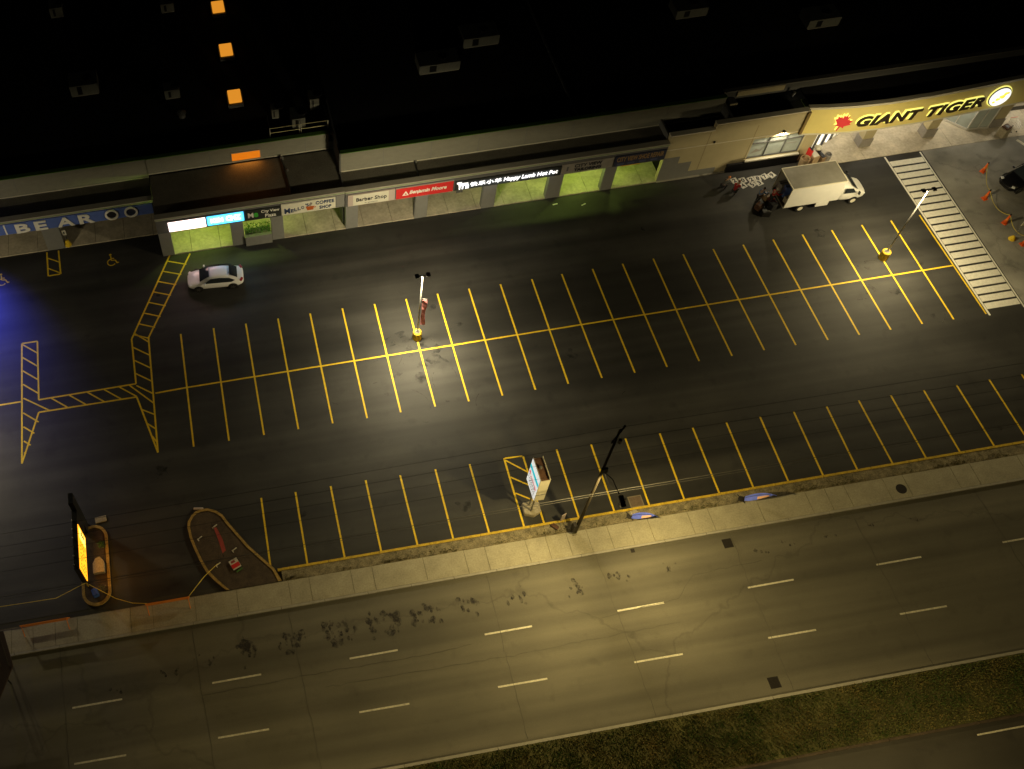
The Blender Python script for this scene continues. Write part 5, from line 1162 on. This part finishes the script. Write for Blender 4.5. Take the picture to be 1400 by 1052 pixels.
# ------------------------------------------------------------------ people
def skinmesh(pts, edges, rad, root=0, sub=1):
    me = bpy.data.meshes.new('s'); me.from_pydata(pts, edges, []); o = bpy.data.objects.new('s', me); COL.objects.link(o)
    o.modifiers.new('k', 'SKIN'); 
    for i, v in enumerate(me.skin_vertices[0].data): v.radius = (rad[i], rad[i]); v.use_root = (i == root)
    if sub: o.modifiers.new('u', 'SUBSURF').levels = sub
    bpy.context.view_layer.update(); m2 = bpy.data.meshes.new_from_object(o.evaluated_get(bpy.context.evaluated_depsgraph_get()))
    b = MB(); b.add([v.co for v in m2.vertices], [tuple(p.vertices) for p in m2.polygons]); bpy.data.objects.remove(o); return b
def person(loc, rz, label, J, shirt, trousers, hair, hat=None):
    """J: joint dict in metres, facing local +y"""
    t = thing('person', label, 'person', loc, rz); V = Vector
    names = ['pelvis', 'waist', 'chest', 'neck', 'jaw', 'head', 'crown']; pts = [J[n] for n in names]; rad = [.125, .115, .14, .055, .075, .095, .07]; E = [(0, 1), (1, 2), (2, 3), (3, 4), (4, 5), (5, 6)]
    cl = []; 
    def add(p, r, par): pts.append(tuple(p)); rad.append(r); E.append((par, len(pts)-1)); return len(pts)-1
    f = (V(J['head'])-V(J['neck'])).normalized(); fw = V(J['face'])
    for s, k in ((-1, 'l'), (1, 'r')):
        sh = add(J['sh_'+k], .065, 2); el = add(J['el_'+k], .045, sh); wr = add(J['wr_'+k], .028, el)
        d = (V(J['wr_'+k])-V(J['el_'+k])).normalized(); pm = add(V(J['wr_'+k])+d*.07, .032, wr)
        sd = d.cross(V((0, 0, 1))); sd = sd.normalized() if sd.length > .1 else V((1, 0, 0))
        for q, (off, ln) in enumerate(((-.033, .062), (-.011, .078), (.011, .074), (.033, .058))):
            a = add(V(pts[pm])+d*.03+sd*off, .009, pm); add(V(pts[a])+d*ln+V((0, 0, -.02)), .0075, a)
        a = add(V(J['wr_'+k])+d*.03+sd*s*.045, .010, wr); add(V(pts[a])+d*.045+sd*s*.02, .008, a)
        hp = add(J['hp_'+k], .095, 0); kn = add(J['kn_'+k], .062, hp); an = add(J['an_'+k], .04, kn); add(V(J['an_'+k])+V((0, .17, -.045)), .035, an)
    body = skinmesh(pts, E, rad); body.build('body', M['skin'], t, world=False, smooth=True)
    sp = [J['pelvis'], J['waist'], J['chest'], tuple(V(J['chest']).lerp(V(J['neck']), .6))]; sr = [.135, .135, .165, .08]; se = [(0, 1), (1, 2), (2, 3)]
    for k in 'lr':
        for j, (n_, r_) in enumerate((('sh_', .082), ('el_', .060), ('wr_', .042))): sp.append(J[n_+k]); sr.append(r_); se.append((2 if j == 0 else len(sp)-2, len(sp)-1))
    skinmesh(sp, se, sr).build('shirt', shirt, t, world=False, smooth=True)
    tp = [J['pelvis']]; trr = [.145]; te = []
    for k in 'lr':
        for j, (n_, r_) in enumerate((('hp_', .115), ('kn_', .080), ('an_', .058))): tp.append(J[n_+k]); trr.append(r_); te.append((0 if j == 0 else len(tp)-2, len(tp)-1))
    skinmesh(tp, te, trr).build('trousers', trousers, t, world=False, smooth=True)
    for k in 'lr':
        a = V(J['an_'+k]); MB().obox((a.x, a.y+.07, a.z-.045), (.10, .28, .09)).build('shoe', M['ink'], t, world=False, bevel=.03)
    hc = V(J['head'])+f*.03-fw*.015; b = MB(); v = []; n = 12
    for i in range(7):
        e = R(-15+i*17.5)
        for q in range(n): a = 2*math.pi*q/n; v.append(hc+V((math.cos(a)*math.cos(e)*.115, math.sin(a)*math.cos(e)*.125, math.sin(e)*.125)))
    b.add(v, [(i*n+q, i*n+(q+1) % n, (i+1)*n+(q+1) % n, (i+1)*n+q) for i in range(6) for q in range(n)]+[tuple(range(6*n, 7*n))]); b.build('hair' if not hat else 'hat', hat or hair, t, world=False, smooth=True)
    for s in (-1, 1):
        p = V(J['head'])+fw*.092+V((s*.034, 0, .01)); MB().lathe(tuple(p), [(.010, -.008), (.012, 0), (.010, .008)], 8).build('eye', M['ink'], t, world=False)
    p = V(J['head'])+fw*.105+V((0, 0, -.025)); MB().obox(tuple(p), (.03, .04, .05)).build('nose', M['skin'], t, world=False, bevel=.01)
    p = V(J['head'])+fw*.088+V((0, 0, -.065)); MB().obox(tuple(p), (.05, .02, .014)).build('mouth', M['redflag'], t, world=False)
    return t
def crouch(reach):
    return dict(pelvis=(0, -.15, .48), waist=(0, -.02, .66), chest=(0, .16, .86), neck=(0, .27, 1.03), jaw=(0, .32, 1.10), head=(0, .35, 1.17), crown=(0, .37, 1.25), face=(0, .85, -.5),
                sh_l=(-.19, .20, .95), sh_r=(.19, .20, .95), el_l=(-.25, .38, .72), el_r=(.25, .38, .72), wr_l=(-.18, .58, .55-reach*.2), wr_r=(.17, .62, .60-reach*.35),
                hp_l=(-.10, -.12, .45), hp_r=(.10, -.12, .45), kn_l=(-.17, .30, .52), kn_r=(.17, .26, .46), an_l=(-.14, .05, .09), an_r=(.15, .0, .09))
def stand(lean=.0, arms=.35):
    return dict(pelvis=(0, 0, .93), waist=(0, .02+lean*.2, 1.10), chest=(0, .04+lean*.5, 1.32), neck=(0, .05+lean*.8, 1.49), jaw=(0, .08+lean, 1.55), head=(0, .10+lean, 1.62), crown=(0, .10+lean*1.05, 1.71), face=(0, .95, -.3),
                sh_l=(-.20, .04+lean*.6, 1.40), sh_r=(.20, .04+lean*.6, 1.40), el_l=(-.25, .10+lean+arms*.3, 1.14), el_r=(.25, .12+lean+arms*.3, 1.14), wr_l=(-.18, .2+lean+arms, 1.05), wr_r=(.18, .22+lean+arms, 1.08),
                hp_l=(-.10, 0, .90), hp_r=(.10, 0, .90), kn_l=(-.12, .06, .49), kn_r=(.13, -.02, .49), an_l=(-.12, .05, .09), an_r=(.14, -.12, .09))
person((43.75, 54.75, 0), R(-50), 'person in red shirt crouching over the number cards', crouch(1), M['cloth_red'], M['cloth_dark'], M['hair_brown'])
person((43.05, 55.45, 0), R(-70), 'person in dark clothes and orange hat crouching left of the red shirted one', crouch(0), M['cloth_grey'], M['cloth_dark'], M['hair_dark'], M['orangehat'])
person((45.95, 52.75, .46), R(-85), 'person in red shirt and white cap standing on the tail lift of the truck', stand(.12), M['cloth_red'], M['cloth_dark'], M['hair_dark'], M['cap'])
person((45.2, 53.35, 0), R(-70), 'person in blue shirt standing on the asphalt behind the open truck', stand(.2, .3), M['cloth_blue'], M['cloth_dark'], M['hair_dark'])
